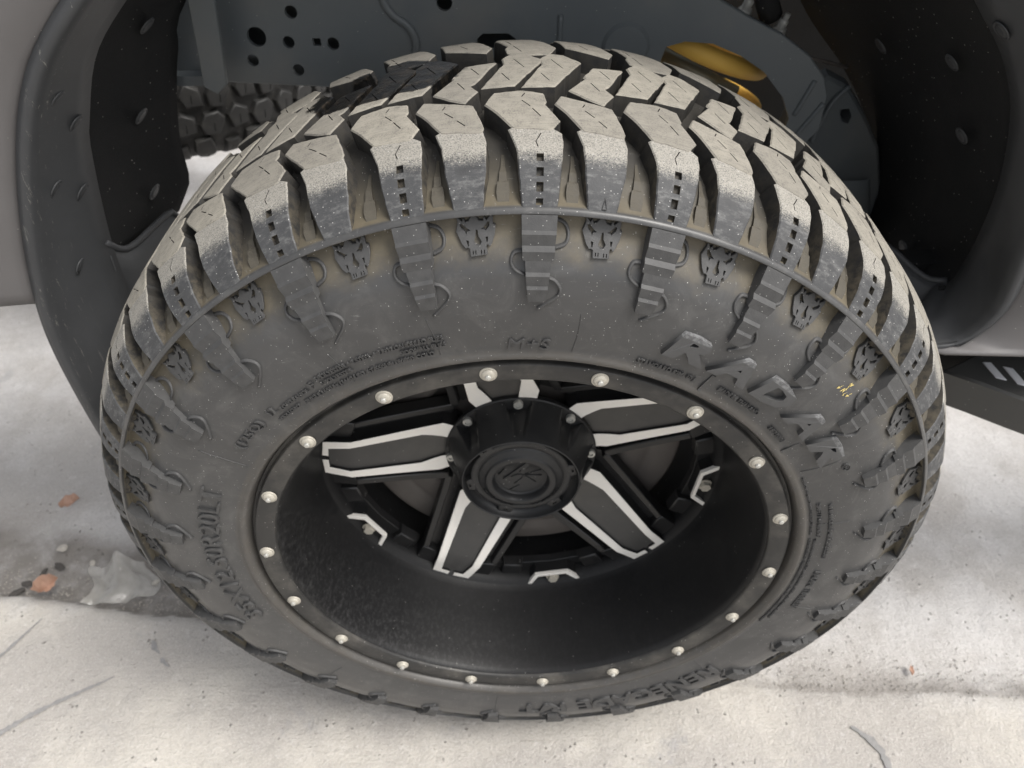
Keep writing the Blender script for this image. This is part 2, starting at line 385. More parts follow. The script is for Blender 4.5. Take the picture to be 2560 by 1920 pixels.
def shell(mb, outer, holes, mapf, top, base, bevel=0.0007, draft=0.0, sub=0.006, mt=0, mw=1, hole_depth=0.005, grid=None, smooth=True, mf=None, jit=0.0, grow=0.0):
    """a solid piece whose top follows mapf(p, q, h); base(p, q) gives the height of its foot"""
    o0 = sub_outline(ccw(list(outer)), sub)
    if grow: o0 = offset(o0, grow)
    if jit: o0 = [(p[0] + jit * noise.noise((p[0] * 420, p[1] * 420, 1.3)), p[1] + jit * noise.noise((p[0] * 420, p[1] * 420, 7.7))) for p in o0]
    inn = offset(o0, -bevel) if bevel else o0
    hs = [sub_outline(ccw(list(h)), sub) for h in holes]
    vs_, fs = fill(inn, hs, grid or sub * 1.6)
    b = len(mb.v)
    for p in vs_: mb.vert(mapf(p[0], p[1], top))
    for f in fs:
        f = list(f); ar = area([vs_[i] for i in f])
        if ar > 0: f = f[::-1]
        mb.face([b + i for i in f], mt, smooth)
    ft = offset(o0, draft) if draft else o0
    n = len(o0)
    if bevel:
        r1 = [mb.vert(mapf(p[0], p[1], top)) for p in inn]; r2 = [mb.vert(mapf(p[0], p[1], top - bevel)) for p in o0]
        for i in range(n): j = (i + 1) % n; mb.face((r1[i], r1[j], r2[j], r2[i]), mt, True)
    r2 = [mb.vert(mapf(p[0], p[1], top - bevel)) for p in o0]; r3 = [mb.vert(mapf(q[0], q[1], base(q[0], q[1]))) for q in ft]
    for i in range(n): j = (i + 1) % n; mb.face((r2[i], r2[j], r3[j], r3[i]), mw, False)
    for h in hs:
        n = len(h); a = [mb.vert(mapf(p[0], p[1], top)) for p in h]; c = [mb.vert(mapf(p[0], p[1], top - hole_depth)) for p in h]
        for i in range(n): j = (i + 1) % n; mb.face((a[j], a[i], c[i], c[j]), mw, False)
        if hole_depth: mb.face(c[::-1], mw if mf is None else mf, False)
def ridge(mb, pts, mapf, wdt, hgt, mi=0, sub=4, ends=True):
    """half-round moulded ridge along a polyline given in map coordinates"""
    P = []
    for i in range(len(pts) - 1):
        p0 = Vector(pts[max(i - 1, 0)]); p1 = Vector(pts[i]); p2 = Vector(pts[i + 1]); p3 = Vector(pts[min(i + 2, len(pts) - 1)])
        for k in range(sub):
            t = k / sub
            P.append(0.5 * ((2 * p1) + (p2 - p0) * t + (2 * p0 - 5 * p1 + 4 * p2 - p3) * t * t + (3 * p1 - p0 - 3 * p2 + p3) * t ** 3))
    P.append(Vector(pts[-1])); rows = []
    for i, p in enumerate(P):
        d = (P[min(i + 1, len(P) - 1)] - P[max(i - 1, 0)]).normalized(); nrm = Vector((d.y, -d.x)); row = []
        for u, h in ((-1, -0.3), (-0.8, 0.62), (-0.35, 1.0), (0.35, 1.0), (0.8, 0.62), (1, -0.3)):
            q = p + nrm * (u * wdt / 2); row.append(mb.vert(mapf(q.x, q.y, h * hgt)))
        rows.append(row)
    for a, b in zip(rows, rows[1:]):
        for k in range(5): mb.face((a[k], b[k], b[k + 1], a[k + 1]), mi, True)
    if ends: mb.face(rows[0], mi); mb.face(rows[-1][::-1], mi)
def tube(mb, pts, rr, seg=12, mi=0, closed=False):
    rows = []; n = len(pts); up = Vector((0.13, 0.31, 0.94))
    for i, p in enumerate(pts):
        p = Vector(p); a = Vector(pts[max(i - 1, 0)]); b = Vector(pts[min(i + 1, n - 1)]); d = (b - a).normalized()
        s = d.cross(up).normalized(); t = s.cross(d); r_ = rr[i] if isinstance(rr, (list, tuple)) else rr
        rows.append([mb.vert(p + (s * math.cos(2 * math.pi * k / seg) + t * math.sin(2 * math.pi * k / seg)) * r_) for k in range(seg)])
    for a, b in zip(rows, rows[1:]):
        for k in range(seg): mb.face((a[k], a[(k + 1) % seg], b[(k + 1) % seg], b[k]), mi, True)
    mb.face(rows[0][::-1], mi); mb.face(rows[-1], mi)
def lerp(x, xs, ys):
    if x <= xs[0]: return ys[0]
    for i in range(1, len(xs)):
        if x <= xs[i]: t = (x - xs[i - 1]) / (xs[i] - xs[i - 1]); return ys[i - 1] + (ys[i] - ys[i - 1]) * t
    return ys[-1]

# ------------------------------------------------------------------ ground
SEAM = [(-3, 0.47), (-0.859, 0.237), (-0.765, 0.228), (-0.555, 0.197), (-0.384, 0.170), (0.19, 0.091), (0.325, 0.08), (0.526, 0.066), (0.731, 0.056), (3, -0.2)]
def seam_y(x): return lerp(x, [p[0] for p in SEAM], [p[1] for p in SEAM])
def ground():
    def axis(lo, hi, st, far, ext):
        a = []; x = lo
        while x < hi: a.append(x); x += st
        a.append(hi); d = st; L = [a[0]]; R = [a[-1]]
        while R[-1] < far: d *= 1.35; R.append(R[-1] + d)
        d = st
        while L[-1] > ext: d *= 1.35; L.append(L[-1] - d)
        return L[:0:-1] + a + R[1:]
    xs = axis(-1.35, 1.2, 0.0062, 60, -60); ys = axis(-0.2, 0.75, 0.0058, 60, -60)
    mb = MB(); dirt = []
    for y in ys:
        for x in xs:
            near = abs(x) < 1.6 and -0.4 < y < 1.6; z = 0.0; dv = 0.0
            if near:
                s = y - seam_y(x) - 0.010 * noise.noise((x * 9, y * 9, 0)) - 0.005 * noise.noise((x * 40, y * 40, 3))
                left = max(0.0, min(1.0, (-x - 0.15) / 0.5)); right = max(0.0, min(1.0, (x - 0.2) / 0.4))
                depth = 0.004 + 0.020 * left + 0.004 * right
                step = 1 / (1 + math.exp(-s / 0.006))
                z -= depth * step * (math.exp(-max(s, 0) / (0.11 + 0.05 * left)) * 0.85 + 0.15)
                z += 0.003 * math.exp(-((s + 0.015) / 0.02) ** 2) * (0.5 + left)
                z += 0.0016 * noise.noise((x * 14, y * 14, 1.7)) + 0.0009 * noise.noise((x * 55, y * 55, 5.1)) + 0.0004 * noise.noise((x * 150, y * 150, 8))
                nn = 0.5 + 0.5 * noise.noise((x * 7, y * 12, 9)); n2 = 0.5 + 0.5 * noise.noise((x * 30, y * 45, 2))
                if s > 0:
                    dv = left * math.exp(-((s - 0.040) / (0.055 + 0.06 * nn)) ** 2) * (0.55 + 0.75 * n2) + left * .9 * math.exp(-((s - .012) / .012) ** 2)
                    dv += 0.50 * left * math.exp(-((s - 0.10) / 0.07) ** 2) * (0.3 + nn)
                    dv += 0.75 * right * math.exp(-((s - 0.016) / 0.022) ** 2) * (0.15 + n2) + .25 * max(0, min(1, (x + .1) / .3)) * math.exp(-((s - 0.006) / 0.008) ** 2)
                dv = max(0, min(0.92, dv))
            mb.vert((x, y, z)); dirt.append(dv)
    n = len(xs)
    for j in range(len(ys) - 1):
        for i in range(n - 1): mb.face((j * n + i, j * n + i + 1, (j + 1) * n + i + 1, (j + 1) * n + i), 0, True)
    me = mb.mesh('ground', [M['ground']])
    at = me.attributes.new('dirt', 'FLOAT', 'POINT'); at.data.foreach_set('value', dirt)
    g = link('ground', me); g['kind'] = 'structure'
    return g
GROUND = ground()
def crack(pts, wd):
    mb = MB(); P = []
    for a, b in zip(pts, pts[1:]):
        k = max(2, int(math.hypot(b[0] - a[0], b[1] - a[1]) / 0.004))
        P += [(a[0] + (b[0] - a[0]) * i / k, a[1] + (b[1] - a[1]) * i / k) for i in range(k)]
    P.append(pts[-1]); L = []; R = []; N = len(P)
    for i, (x, y) in enumerate(P):
        a = P[max(i - 1, 0)]; b = P[min(i + 1, N - 1)]; d = Vector((b[0] - a[0], b[1] - a[1])).normalized()
        u = i / (N - 1); t = wd * (0.3 + 0.9 * math.sin(math.pi * min(1, u * 0.9 + 0.1))) * random.uniform(0.5, 1.3)
        jx = 0.0015 * noise.noise((x * 120, y * 120, 4))
        zz = 0.0022 + 0.0016 * noise.noise((x * 14, y * 14, 1.7)) + 0.0009 * noise.noise((x * 55, y * 55, 5.1))
        L.append(mb.vert((x - d.y * t + jx, y + d.x * t + jx, zz))); R.append(mb.vert((x + d.y * t + jx, y - d.x * t + jx, zz)))
    for i in range(N - 1): mb.face((R[i], R[i + 1], L[i + 1], L[i]))
    return link('crack', mb.mesh('crack', [M['crack']]), GROUND)
crack([(-0.80, -0.03), (-0.743, 0.010), (-0.715, 0.033), (-0.678, 0.057), (-0.639, 0.078), (-0.611, 0.094)], 0.0036)
crack([(-0.83, 0.09), (-0.803, 0.126), (-0.784, 0.16), (-0.76, 0.205)], 0.0022)
crack([(-0.575, 0.152), (-0.568, 0.14), (-0.557, 0.129)], 0.003)
crack([(-0.552, 0.122), (-0.54, 0.113), (-0.533, 0.108)], 0.003)
crack([(0.468, 0.019), (0.474, 0.014), (0.489, 0.0), (0.499, -0.016), (0.501, -0.037), (0.503, -0.06)], 0.0042)

# ------------------------------------------------------------------ the wheel
YC = 0.155
PD = [0, 0.05, 0.07, 0.088, 0.106, 0.1215, 0.1345, 0.1435, 0.150]
PRR = [0.4365, 0.4355, 0.434, 0.4300, 0.4238, 0.4165, 0.4045, 0.3915, 0.383]
# smooth the outer profile a little
def prof_r(y):
    d = abs(y - YC); return (lerp(d - 0.003, PD, PRR) + 2 * lerp(d, PD, PRR) + lerp(d + 0.003, PD, PRR)) / 4 if d > 0.006 else PRR[0]
def prof_n(y):
    e = 0.002; dr = (prof_r(y + e) - prof_r(y - e)) / (2 * e); k = math.hypot(1, dr); return (1 / k, -dr / k)     # (radial, axial)
def depth(y): return lerp(abs(y - YC), [0, 0.08, 0.11, 0.13, 0.1435], [0.0165, 0.0165, 0.0155, 0.0115, 0.006])
RREF = 0.43
def tread_map(p, q, h):
    n = prof_n(q); return polar(p / RREF, prof_r(q) + n[0] * h, q + n[1] * h)
D2P = math.pi / 180 * RREF
SW_R = [0.268, 0.2705, 0.273, 0.2762, 0.2785, 0.281, 0.29, 0.305, 0.32, 0.335, 0.35, 0.362, 0.370, 0.377, 0.3884]
SW_Y = [0.009, 0.0005, -0.0055, -0.0078, -0.0060, -0.0046, -0.0058, -0.0074, -0.0078, -0.0066, -0.0032, 0.0026, 0.0090, 0.0150, 0.0200]
def sw_y(r): return lerp(r, SW_R, SW_Y)
def side_map(p, q, h):                        # p: metres along the arc at radius 0.34, q: radius, h: height off the sidewall
    return polar(p / 0.34, q, sw_y(q) - h)
D2S = math.pi / 180 * 0.34

WHEEL = empty('truck_wheel', (0, 0, 0))
tag(WHEEL, 'big mud tyre on a deep black rim with five pale-edged spokes', 'wheel')

def carcass():
    mb = MB(); near = [(r, y) for r, y in zip(SW_R, SW_Y)]
    # smooth the near sidewall with a denser sampling
    dense = []; r = SW_R[5]
    while r < 0.3880: dense.append((r, (sw_y(r - 0.003) + 2 * sw_y(r) + sw_y(r + 0.003)) / 4)); r += 0.003
    near = near[:5] + dense + [(0.3886, 0.0200), (0.3891, 0.0104), (0.3894, 0.0098), (0.3900, 0.0098), (0.3920, 0.0113), (0.3927, 0.0122), (0.3932, 0.0136), (0.3940, 0.0185)]
    floor = []; y = 0.0205
    while y <= YC: n = prof_n(y); d = depth(y); floor.append((prof_r(y) - n[0] * d, y - n[1] * d)); y += 0.006
    half = near + floor
    far = [(r, 2 * YC - y) for r, y in half[::-1]]
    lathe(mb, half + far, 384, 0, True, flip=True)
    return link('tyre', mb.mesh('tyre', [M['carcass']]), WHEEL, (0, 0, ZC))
TYRE = carcass()

def slit(a, b, wd=0.0008):
    a, b = Vector(a), Vector(b); d = (b - a).normalized(); n = Vector((d.y, -d.x)) * wd / 2
    return [tuple(a + n), tuple(b + n), tuple(b - n), tuple(a - n)]
def bent_slit(a, b, c, wd=0.0008):
    a, b, c = Vector(a), Vector(b), Vector(c); n1 = (b - a).normalized(); n1 = Vector((n1.y, -n1.x)) * wd / 2; n2 = (c - b).normalized(); n2 = Vector((n2.y, -n2.x)) * wd / 2; nb = (n1 + n2) / 2
    return [tuple(a + n1), tuple(b + nb), tuple(c + n2), tuple(c - n2), tuple(b - nb), tuple(a - n1)]
A_FL = [(-1.65, .0128), (-1.87, .023), (-2.14, .045), (-2.85, .0606), (-2.4, .0632), (0.95, .0622), (1.85, .0575), (2.0, .048), (1.8, .028), (1.6, .0128)]
A_CR = [(-2.5, .0622), (-5.15, .090), (-4.35, .1066), (-1.65, .110), (.22, .1055), (.52, .0943), (.25, .0895), (1.68, .0698), (.95, .0606)]
B_FL = [(-1.73, .0128), (-2.15, .026), (-2.5, .0485), (-3.0, .0606), (-2.5, .0628), (1.15, .0605), (1.5, .050), (1.4, .029), (.95, .0128)]
B_CR = [(-2.55, .0618), (-5.1, .0903), (-4.5, .1016), (-2.05, .0953), (.2, .089), (1.28, .0625), (1.1, .0590)]
C_A = [(0.1, .119), (3.1, .1215), (6.1, .1750), (4.4, .1885), (2.95, .1905), (2.0, .1775), (2.2, .1645)]
C_B = [(0.1, .1145), (1.76, .1025), (3.2, .0960), (4.27, .113), (3.45, .125), (3.98, .129), (5.9, .1685), (2.95, .164), (1.75, .1427), (1.96, .140)]
A_HOLES = [(.0345, .0402), (.0262, .0308), (.0188, .0232), (.0136, .0162)]
def dg(L, f): return [(a * f * D2P, y) for a, y in L]
def far(L): return [(-a, 2 * YC - y - 0.014 * max(0, min(1, (y - 0.05) / 0.05))) for a, y in L]
def make_blocks(f):
    out = {}
    foot = lambda p, q: -depth(q) - 0.002
    def two(fl, cr, hf, hc, nm):
        mb = MB()
        shell(mb, dg(fl, f), hf, tread_map, -0.0005, foot, 0.0009, 0.0012, 0.0045, 0, 2, 0.0035, grid=.011, jit=.0006, grow=.0012)
        shell(mb, dg(cr, f), hc, tread_map, 0.0, foot, 0.0010, 0.0014, 0.0045, 1, 2, 0.006, grid=.011, jit=.0007, grow=.0013)
        return mb.mesh(nm, [M['flank'], M['crown'], M['wall']])
    hf = [[(-0.40 * D2P, a), (0.30 * D2P, a), (0.30 * D2P, b), (-0.40 * D2P, b)] for a, b in A_HOLES]
    hf.append(bent_slit((0.05 * D2P, .0575), (-0.45 * D2P, .0500), (-0.25 * D2P, .0455)))
    hc = [slit((-1.45 * f * D2P, .1060), (-1.75 * f * D2P, .1000)), slit((-1.75 * f * D2P, .0945), (-.95 * f * D2P, .0855)), slit((-.75 * f * D2P, .0828), (0.02 * f * D2P, .0740))]
    out['A'] = two(A_FL, A_CR, hf, hc, 'shoulder_block_notched')
    hc = [slit((-2.35 * f * D2P, .0918), (-2.6 * f * D2P, .0870)), slit((-2.4 * f * D2P, .0830), (-1.5 * f * D2P, .0760)), slit((-1.15 * f * D2P, .0725), (-.35 * f * D2P, .0660))]
    out['B'] = two(B_FL, B_CR, [], hc, 'shoulder_block_plain')
    for nm, L, ss in (('Ca', C_A, [((3.1, .177), (4.2, .157)), ((1.9, .145), (2.7, .131))]), ('Cb', C_B, [((3.5, .159), (4.4, .145)), ((2.3, .132), (3.1, .118))])):
        mb = MB(); shell(mb, dg(L, f), [slit((a[0] * f * D2P, a[1]), (b[0] * f * D2P, b[1])) for a, b in ss], tread_map, 0.0, foot, 0.0010, 0.0014, 0.005, 0, 1, 0.006, grid=.012, jit=.0007, grow=.0013)
        out[nm] = mb.mesh('centre_block', [M['crown'], M['wall']])
    for nm, fl, cr, ss in (('Fa', A_FL, A_CR, [((-1.3, .1005), (-.4, .088)), ((-.2, .084), (.5, .074))]), ('Fb', B_FL, B_CR, [((-2.3, .088), (-1.4, .079)), ((-1.1, .074), (-.3, .067))])):
        mb = MB()
        shell(mb, dg(far(fl), f), [], tread_map, -0.0012, foot, 0.0007, 0.0012, 0.010, 0, 1)
        hh = [slit(*[(-q[0] * f * D2P, 2 * YC - q[1] - 0.014 * min(1, (q[1] - 0.05) / 0.05)) for q in s]) for s in ss]
        shell(mb, dg(far(cr), f), hh, tread_map, 0.0, foot, 0.0007, 0.0014, 0.010, 0, 1, 0.006)
        out[nm] = mb.mesh('inner_shoulder_block', [M['crown'], M['wall']])
    return out
PITCH = {'L': 14.3, 'M': 13.4, 'S': 12.2}
BLK = {k: make_blocks(v / 13.4) for k, v in PITCH.items()}
SEQ = 'MMSSM' + 'MMSSMMLLMMSSMMLMMM'[:18] + 'LLLM'
ang = 1.85; STARTS = []
for c in SEQ: STARTS.append((ang, c)); ang += PITCH[c]

# stone ejector in each outer groove
def ejector():
    mb = MB()
    def m(p, q, h): return tread_map(p, q, h)
    prev = None
    rows = [(.0150, .58), (.0195, .66), (.0255, .56), (.0262, .40), (.0320, .34), (.0400, .22), (.052, .14)]
    hts = [.0028, .0034, .0032, .0026, .0021, .0012, .0004]
    R_ = []
    for (y, wd), h in zip(rows, hts):
        R_.append([mb.vert(m(-wd * D2P, y, -depth(y) - .001)), mb.vert(m(-wd * D2P, y, -depth(y) + h)), mb.vert(m(wd * D2P, y, -depth(y) + h)), mb.vert(m(wd * D2P, y, -depth(y) - .001))])
    for a, b in zip(R_, R_[1:]):
        for k in range(3): mb.face((a[k], b[k], b[k + 1], a[k + 1]))
    mb.face(R_[0]); mb.face(R_[-1][::-1])
    return mb.mesh('stone_ejector', [M['eject']])
EJ = ejector()
def lug(f):
    mb = MB(); nr = 0
    rows = [(.3896, 1.82, .0094), (.3805, 1.80, .0040), (.3785, 1.80, .0018), (.3705, 1.77, .0008), (.3680, 1.76, -.0034), (.3615, 1.72, -.0042), (.3612, 1.45, -.0042), (.3535, 1.38, -.0068), (.3515, 1.36, -.0092), (.3440, 1.26, -.0098), (.3420, 1.22, -.0116), (.3318, 1.06, -.0116)]
    prev = None
    for r, wd, y in rows:
        wl_ = wd * f; s = math.pi / 180
        a = [polar(-wl_ * s * 1.04, r, sw_y(r) + .002), polar(-wl_ * s, r, y), polar(wl_ * s, r, y), polar(wl_ * s * 1.04, r, sw_y(r) + .002)]
        if prev:
            for k in range(3):
                i = [mb.vert(prev[k]), mb.vert(a[k]), mb.vert(a[k + 1]), mb.vert(prev[k + 1])]; mb.face(i[::-1])
        prev = a
    mb.face([mb.vert(p) for p in prev])
    for pts in ([(1.75, .383), (2.7, .3805), (3.2, .3745), (2.9, .369), (1.75, .3665)], [(-1.75, .3645), (-2.7, .3635), (-3.0, .358), (-2.55, .353), (-1.45, .3495)], [(1.2, .3478), (2.1, .3455), (2.8, .3395), (2.45, .3340), (1.3, .3283), (.15, .3235)]):
        ridge(mb, [(a * f * D2S, r) for a, r in pts], side_map, 0.0025, 0.0021)
    return mb.mesh('sidewall_lug', [M['relief']])
LUG = {k: lug(v / 13.4) for k, v in PITCH.items()}
def skull():
    C_ = (410, 430); kx, ky = 7.23e-5 * 0.34 / 0.377, 7.9e-5
    T = lambda L: [((x - C_[0]) * kx, 0.3755 - (y - C_[1]) * ky) for x, y in L]
    outer = [(232, 372), (246, 330), (238, 286), (272, 312), (288, 332), (303, 305), (322, 338), (350, 330), (372, 300), (400, 282), (428, 300), (450, 332), (488, 338), (498, 300), (522, 334), (553, 300), (556, 258), (586, 312), (580, 366), (606, 378), (596, 440), (566, 500), (542, 526), (520, 506), (506, 520), (516, 576), (344, 586), (340, 530), (320, 522), (300, 526), (264, 490), (238, 440), (219, 402)]
    holes = [[(262, 352), (285, 345), (305, 362), (330, 385), (364, 404), (326, 412), (318, 432), (306, 410), (276, 388)], [(550, 346), (528, 345), (515, 360), (490, 384), (460, 400), (498, 406), (508, 416), (520, 402), (546, 378)], [(413, 402), (429, 402), (436, 450), (464, 484), (440, 516), (410, 512), (384, 490), (404, 450)], [(312, 468), (338, 474), (334, 508), (324, 514)], [(502, 456), (528, 454), (522, 492), (510, 492)]]
    for x in (372, 398, 455, 484): holes.append([(x - 5, 542), (x + 5, 542), (x + 5, 572), (x - 5, 572)])
    mb = MB()
    shell(mb, T(outer), [T(h) for h in holes], side_map, 0.0032, lambda p, q: -0.001, 0.00035, 0.0, 0.02, 0, 0, 0.0030, grid=0.5, mf=1)
    return mb.mesh('skull_emblem', [M['relief'], M['eject']])
SK = skull()
for a, c in STARTS:
    p = PITCH[c]; f = p / 13.4; B = BLK[c]
    for nm, me, off in (('shoulder_block', B['A'], 0), ('shoulder_block', B['B'], 6.65 * f), ('centre_block', B['Cb'], 2.92 * f), ('centre_block', B['Ca'], 7.75 * f), ('centre_block', B['Ca'], 11.75 * f), ('inner_shoulder_block', B['Fa'], -3.0 * f), ('inner_shoulder_block', B['Fb'], 3.4 * f)):
        link(nm, me, TYRE, (0, 0, 0), rad(a + off))
    link('sidewall_lug', LUG[c], TYRE, (0, 0, 0), rad(a)); link('skull_emblem', SK, TYRE, (0, 0, 0), rad(a + 0.5 * p))
    link('stone_ejector', EJ, TYRE, (0, 0, 0), rad(a + 3.25 * f)); link('stone_ejector', EJ, TYRE, (0, 0, 0), rad(a + 9.75 * f))

# moulded writing
def text_mesh(body, bold=0.0, shear=0.0, ext=0.5, res=2):
    cu = bpy.data.curves.new('t', 'FONT'); cu.body = body; cu.offset = bold; cu.shear = shear; cu.extrude = ext; cu.resolution_u = res
    o = bpy.data.objects.new('t', cu); COL.objects.link(o)
    dgp = bpy.context.evaluated_depsgraph_get(); me = bpy.data.meshes.new_from_object(o.evaluated_get(dgp))
    bpy.data.objects.remove(o); bpy.data.curves.remove(cu); return me
CAPH = max(v.co.y for v in text_mesh('H').vertices)
def ring_text(name, body, a0, a1, r0, r1, h, ymap, parent, mat, bold=0.015, shear=0.0, sink=0.0008):
    me = text_mesh(body, bold, shear); xs = [v.co.x for v in me.vertices]; x0, x1 = min(xs), max(xs)
    for v in me.vertices:
        a = a0 + (a1 - a0) * (v.co.x - x0) / (x1 - x0); r = r0 + (r1 - r0) * v.co.y / CAPH; hh = h if v.co.z > 0 else -sink
        v.co = polar(rad(a), r, ymap(r) - hh)
    me.materials.clear(); me.materials.append(mat); me.name = name
    bm = bmesh.new(); bm.from_mesh(me); bmesh.ops.recalc_face_normals(bm, faces=bm.faces); bm.to_mesh(me); bm.free()
    return link(name, me, parent, (0, 0, 0))
for ch, a0, a1 in (('R', 20.5, 27.35), ('A', 28.1, 35.3), ('D', 36.5, 43.3), ('A', 44.6, 51.6), ('R', 52.8, 59.7)):
    ring_text('raised_letter', ch, a0, a1, .3026, .3242, .0045, sw_y, TYRE, M['scuffed'], 0.045, 0.18)
RT = lambda *a, **k: ring_text('lettering', *a, **k)
RT('\u00ae', 61.2, 62.9, .3175, .3245, .0014, sw_y, TYRE, M['relief'], 0.0)
RT('STANDARD RIM: 10 J', 18.0, 28.3, .2850, .2890, .0019, sw_y, TYRE, M['relief'], 0.02)
RT('[', 30.1, 30.8, .2835, .2976, .0008, sw_y, TYRE, M['relief'], 0.0)
RT('MADE IN THAILAND', 32.8, 42.0, .2868, .2914, .0019, sw_y, TYRE, M['relief'], 0.02)
RT('1821001', 46.2, 50.6, .2845, .2888, .0019, sw_y, TYRE, M['relief'], 0.02)
RT('[', 52.8, 53.6, .2840, .2970, .0008, sw_y, TYRE, M['relief'], 0.0)
RT('M+S', -2.1, 4.3, .2840, .2944, .0019, sw_y, TYRE, M['relief'], 0.0, 0.12)
RT('(125Q)', -53.8, -46.0, .2962, .3043, .0019, sw_y, TYRE, M['relief'], 0.01)
RT('12.', -43.6, -41.9, .2968, .3043, .0019, sw_y, TYRE, M['relief'], 0.0)
RT('LOAD RANGE', -41.2, -35.0, .2955, .2992, .0019, sw_y, TYRE, M['relief'], 0.02)
RT('F', -34.1, -33.2, .2962, .3030, .0019, sw_y, TYRE, M['relief'], 0.0)
RT('MAX.LOAD', -43.5, -38.4, .2885, .2916, .0019, sw_y, TYRE, M['relief'], 0.02)
RT('SINGLE 1650 kg (3640 LBS) AT 550kPa (80PSI) COLD', -37.4, -13.3, .2868, .2906, .0019, sw_y, TYRE, M['relief'], 0.02)
RT('3 POLYESTER + 2 STEEL + 2 NYLON TREAD PLIES', -32.5, -11.2, .3010, .3048, .0019, sw_y, TYRE, M['relief'], 0.02)
RT('3 POLYESTER', -32.4, -26.4, .2946, .2982, .0019, sw_y, TYRE, M['relief'], 0.02)
RT('SIDEWALL PLIES', -18.2, -11.1, .2942, .2980, .0019, sw_y, TYRE, M['relief'], 0.02)
RT('35X12.50R20LT', -107.6, -66.2, .2965, .3155, .0030, sw_y, TYRE, M['relief'], 0.0)
RT('www.omni-united.com', 70.8, 87.2, .2992, .3046, .0019, sw_y, TYRE, M['relief'], 0.02)
RT('SAFETY WARNING', 70.4, 80.5, .2890, .2930, .0019, sw_y, TYRE, M['relief'], 0.02)
RT('SERIOUS INJURY MAY RESULT FROM:', 62.0, 80.0, .2826, .2848, .0015, sw_y, TYRE, M['relief'], 0.01)
RT('EXPLOSION OF TIRE/RIM ASSEMBLY DUE TO IMPROPER MOUNTING', 81.3, 112.0, .2826, .2848, .0015, sw_y, TYRE, M['relief'], 0.01)
RT('TIRE FAILURE DUE TO UNDERINFLATION OR OVERLOADING', 81.3, 110.0, .2872, .2896, .0015, sw_y, TYRE, M['relief'], 0.01)
RT('RADIAL TUBELESS', 91.8, 104.5, .2985, .3050, .0015, sw_y, TYRE, M['relief'], 0.0)
RT('RENEGADE', 132.2, 166.8, .3035, .3240, .0026, sw_y, TYRE, M['relief'], 0.03)
RT('R/T', 169.6, 180.6, .3050, .3240, .0026, sw_y, TYRE, M['relief'], 0.03)
# thin mould seams across the sidewall
for a in (7.8, -12.6, -27.8, 60.2, 76.5, 104, 134, 186, -58, -134, 163):
    mb = MB(); r0 = random.uniform(.282, .30); r1 = random.uniform(.318, .33)
    ridge(mb, [(rad(a) * .34, r0), (rad(a + .2) * .34, (r0 + r1) / 2), (rad(a) * .34, r1)], side_map, 0.0007, 0.0005)
    link('mould_seam', mb.mesh('mould_seam', [M['relief']]), TYRE, (0, 0, 0))
# small triangle mark on one shoulder block
mb = MB(); P_ = [(8.05, .0136), (8.28, .0180), (8.52, .0136), (8.05, .0136)]
for a, b in zip(P_, P_[1:]): ridge(mb, [(a[0] * D2P, a[1]), (b[0] * D2P, b[1])], tread_map, 0.0005, 0.0003)
link('wear_mark', mb.mesh('wear_mark', [M['relief']]), TYRE, (0, 0, 0))
# yellow crayon smear on the right sidewall
mb = MB()
for k in range(14):
    t = k / 13; a = 46.9 + 1.8 * t + random.uniform(-.5, .5); r = .352 + random.uniform(-.006, .006)
    pts = [side_map((a + random.uniform(-.28, .28)) * D2S, r + random.uniform(-.0025, .0025), .0006) for _ in range(4)]
    mb.face([mb.vert(q) for q in pts])
link('crayon_mark', mb.mesh('crayon_mark', [M['yellowmark']]), TYRE, (0, 0, 0))

# ---- rim
mb = MB()
lathe(mb, [(.2462, .0030), (.2440, .0052), (.2425, .010), (.2408, .022), (.2375, .05), (.2335, .08), (.2290, .108), (.2262, .1165), (.2250, .1185), (.2190, .1225), (.2175, .135), (.2150, .17), (.2140, .30)], 256, 0, True)
lathe(mb, [(.2140, .30), (.262, .318), (.272, .318), (.2695, .30), (.2500, .285)], 256, 0, True)
BARREL = link('rim_barrel', mb.mesh('rim_barrel', [M['barrel']]), WHEEL, (0, 0, ZC))
mb = MB()
lathe(mb, [(.2462, .0060), (.2458, .0030), (.2466, .0008), (.2480, .0000), (.2560, -.0010), (.2638, -.0022), (.2648, -.0016), (.2654, .0010), (.2655, .0050), (.2668, .0052), (.2682, .0040), (.2690, .0060), (.2692, .0110)], 256, 0, True)
RING = link('beadlock_ring', mb.mesh('beadlock_ring', [M['ring']]), WHEEL, (0, 0, ZC))
def bolt_mesh():
    mb = MB(); P = [(.0076, .0006), (.0077, .0018), (.0072, .0024), (.0064, .0024), (.0062, .0032), (.0046, .0043), (.0030, .0047), (.0027, .0047), (.0026, .0064), (.0022, .0068), (.0, .0068)]
    seg = 20
    rows = [[mb.vert((r * math.cos(2 * math.pi * k / seg), -h, r * math.sin(2 * math.pi * k / seg))) for k in range(seg)] for r, h in P]
    for a, b in zip(rows, rows[1:]):
        for k in range(seg): mb.face((a[k], a[(k + 1) % seg], b[(k + 1) % seg], b[k]), 1 if rows.index(a) >= 7 else 0, rows.index(a) not in (2, 3, 6, 7))
    return mb.mesh('ring_bolt', [M['bolt'], M['steel']])
BO = bolt_mesh()
for i in range(18):
    a = rad(-5.87 + 20 * i); o = link('ring_bolt', BO, RING, polar(a, .2562, -.0006)); o.scale = (.93, 1, .93); o.rotation_euler = (rad(random.uniform(-2, 2)), random.uniform(0, 6), 0)

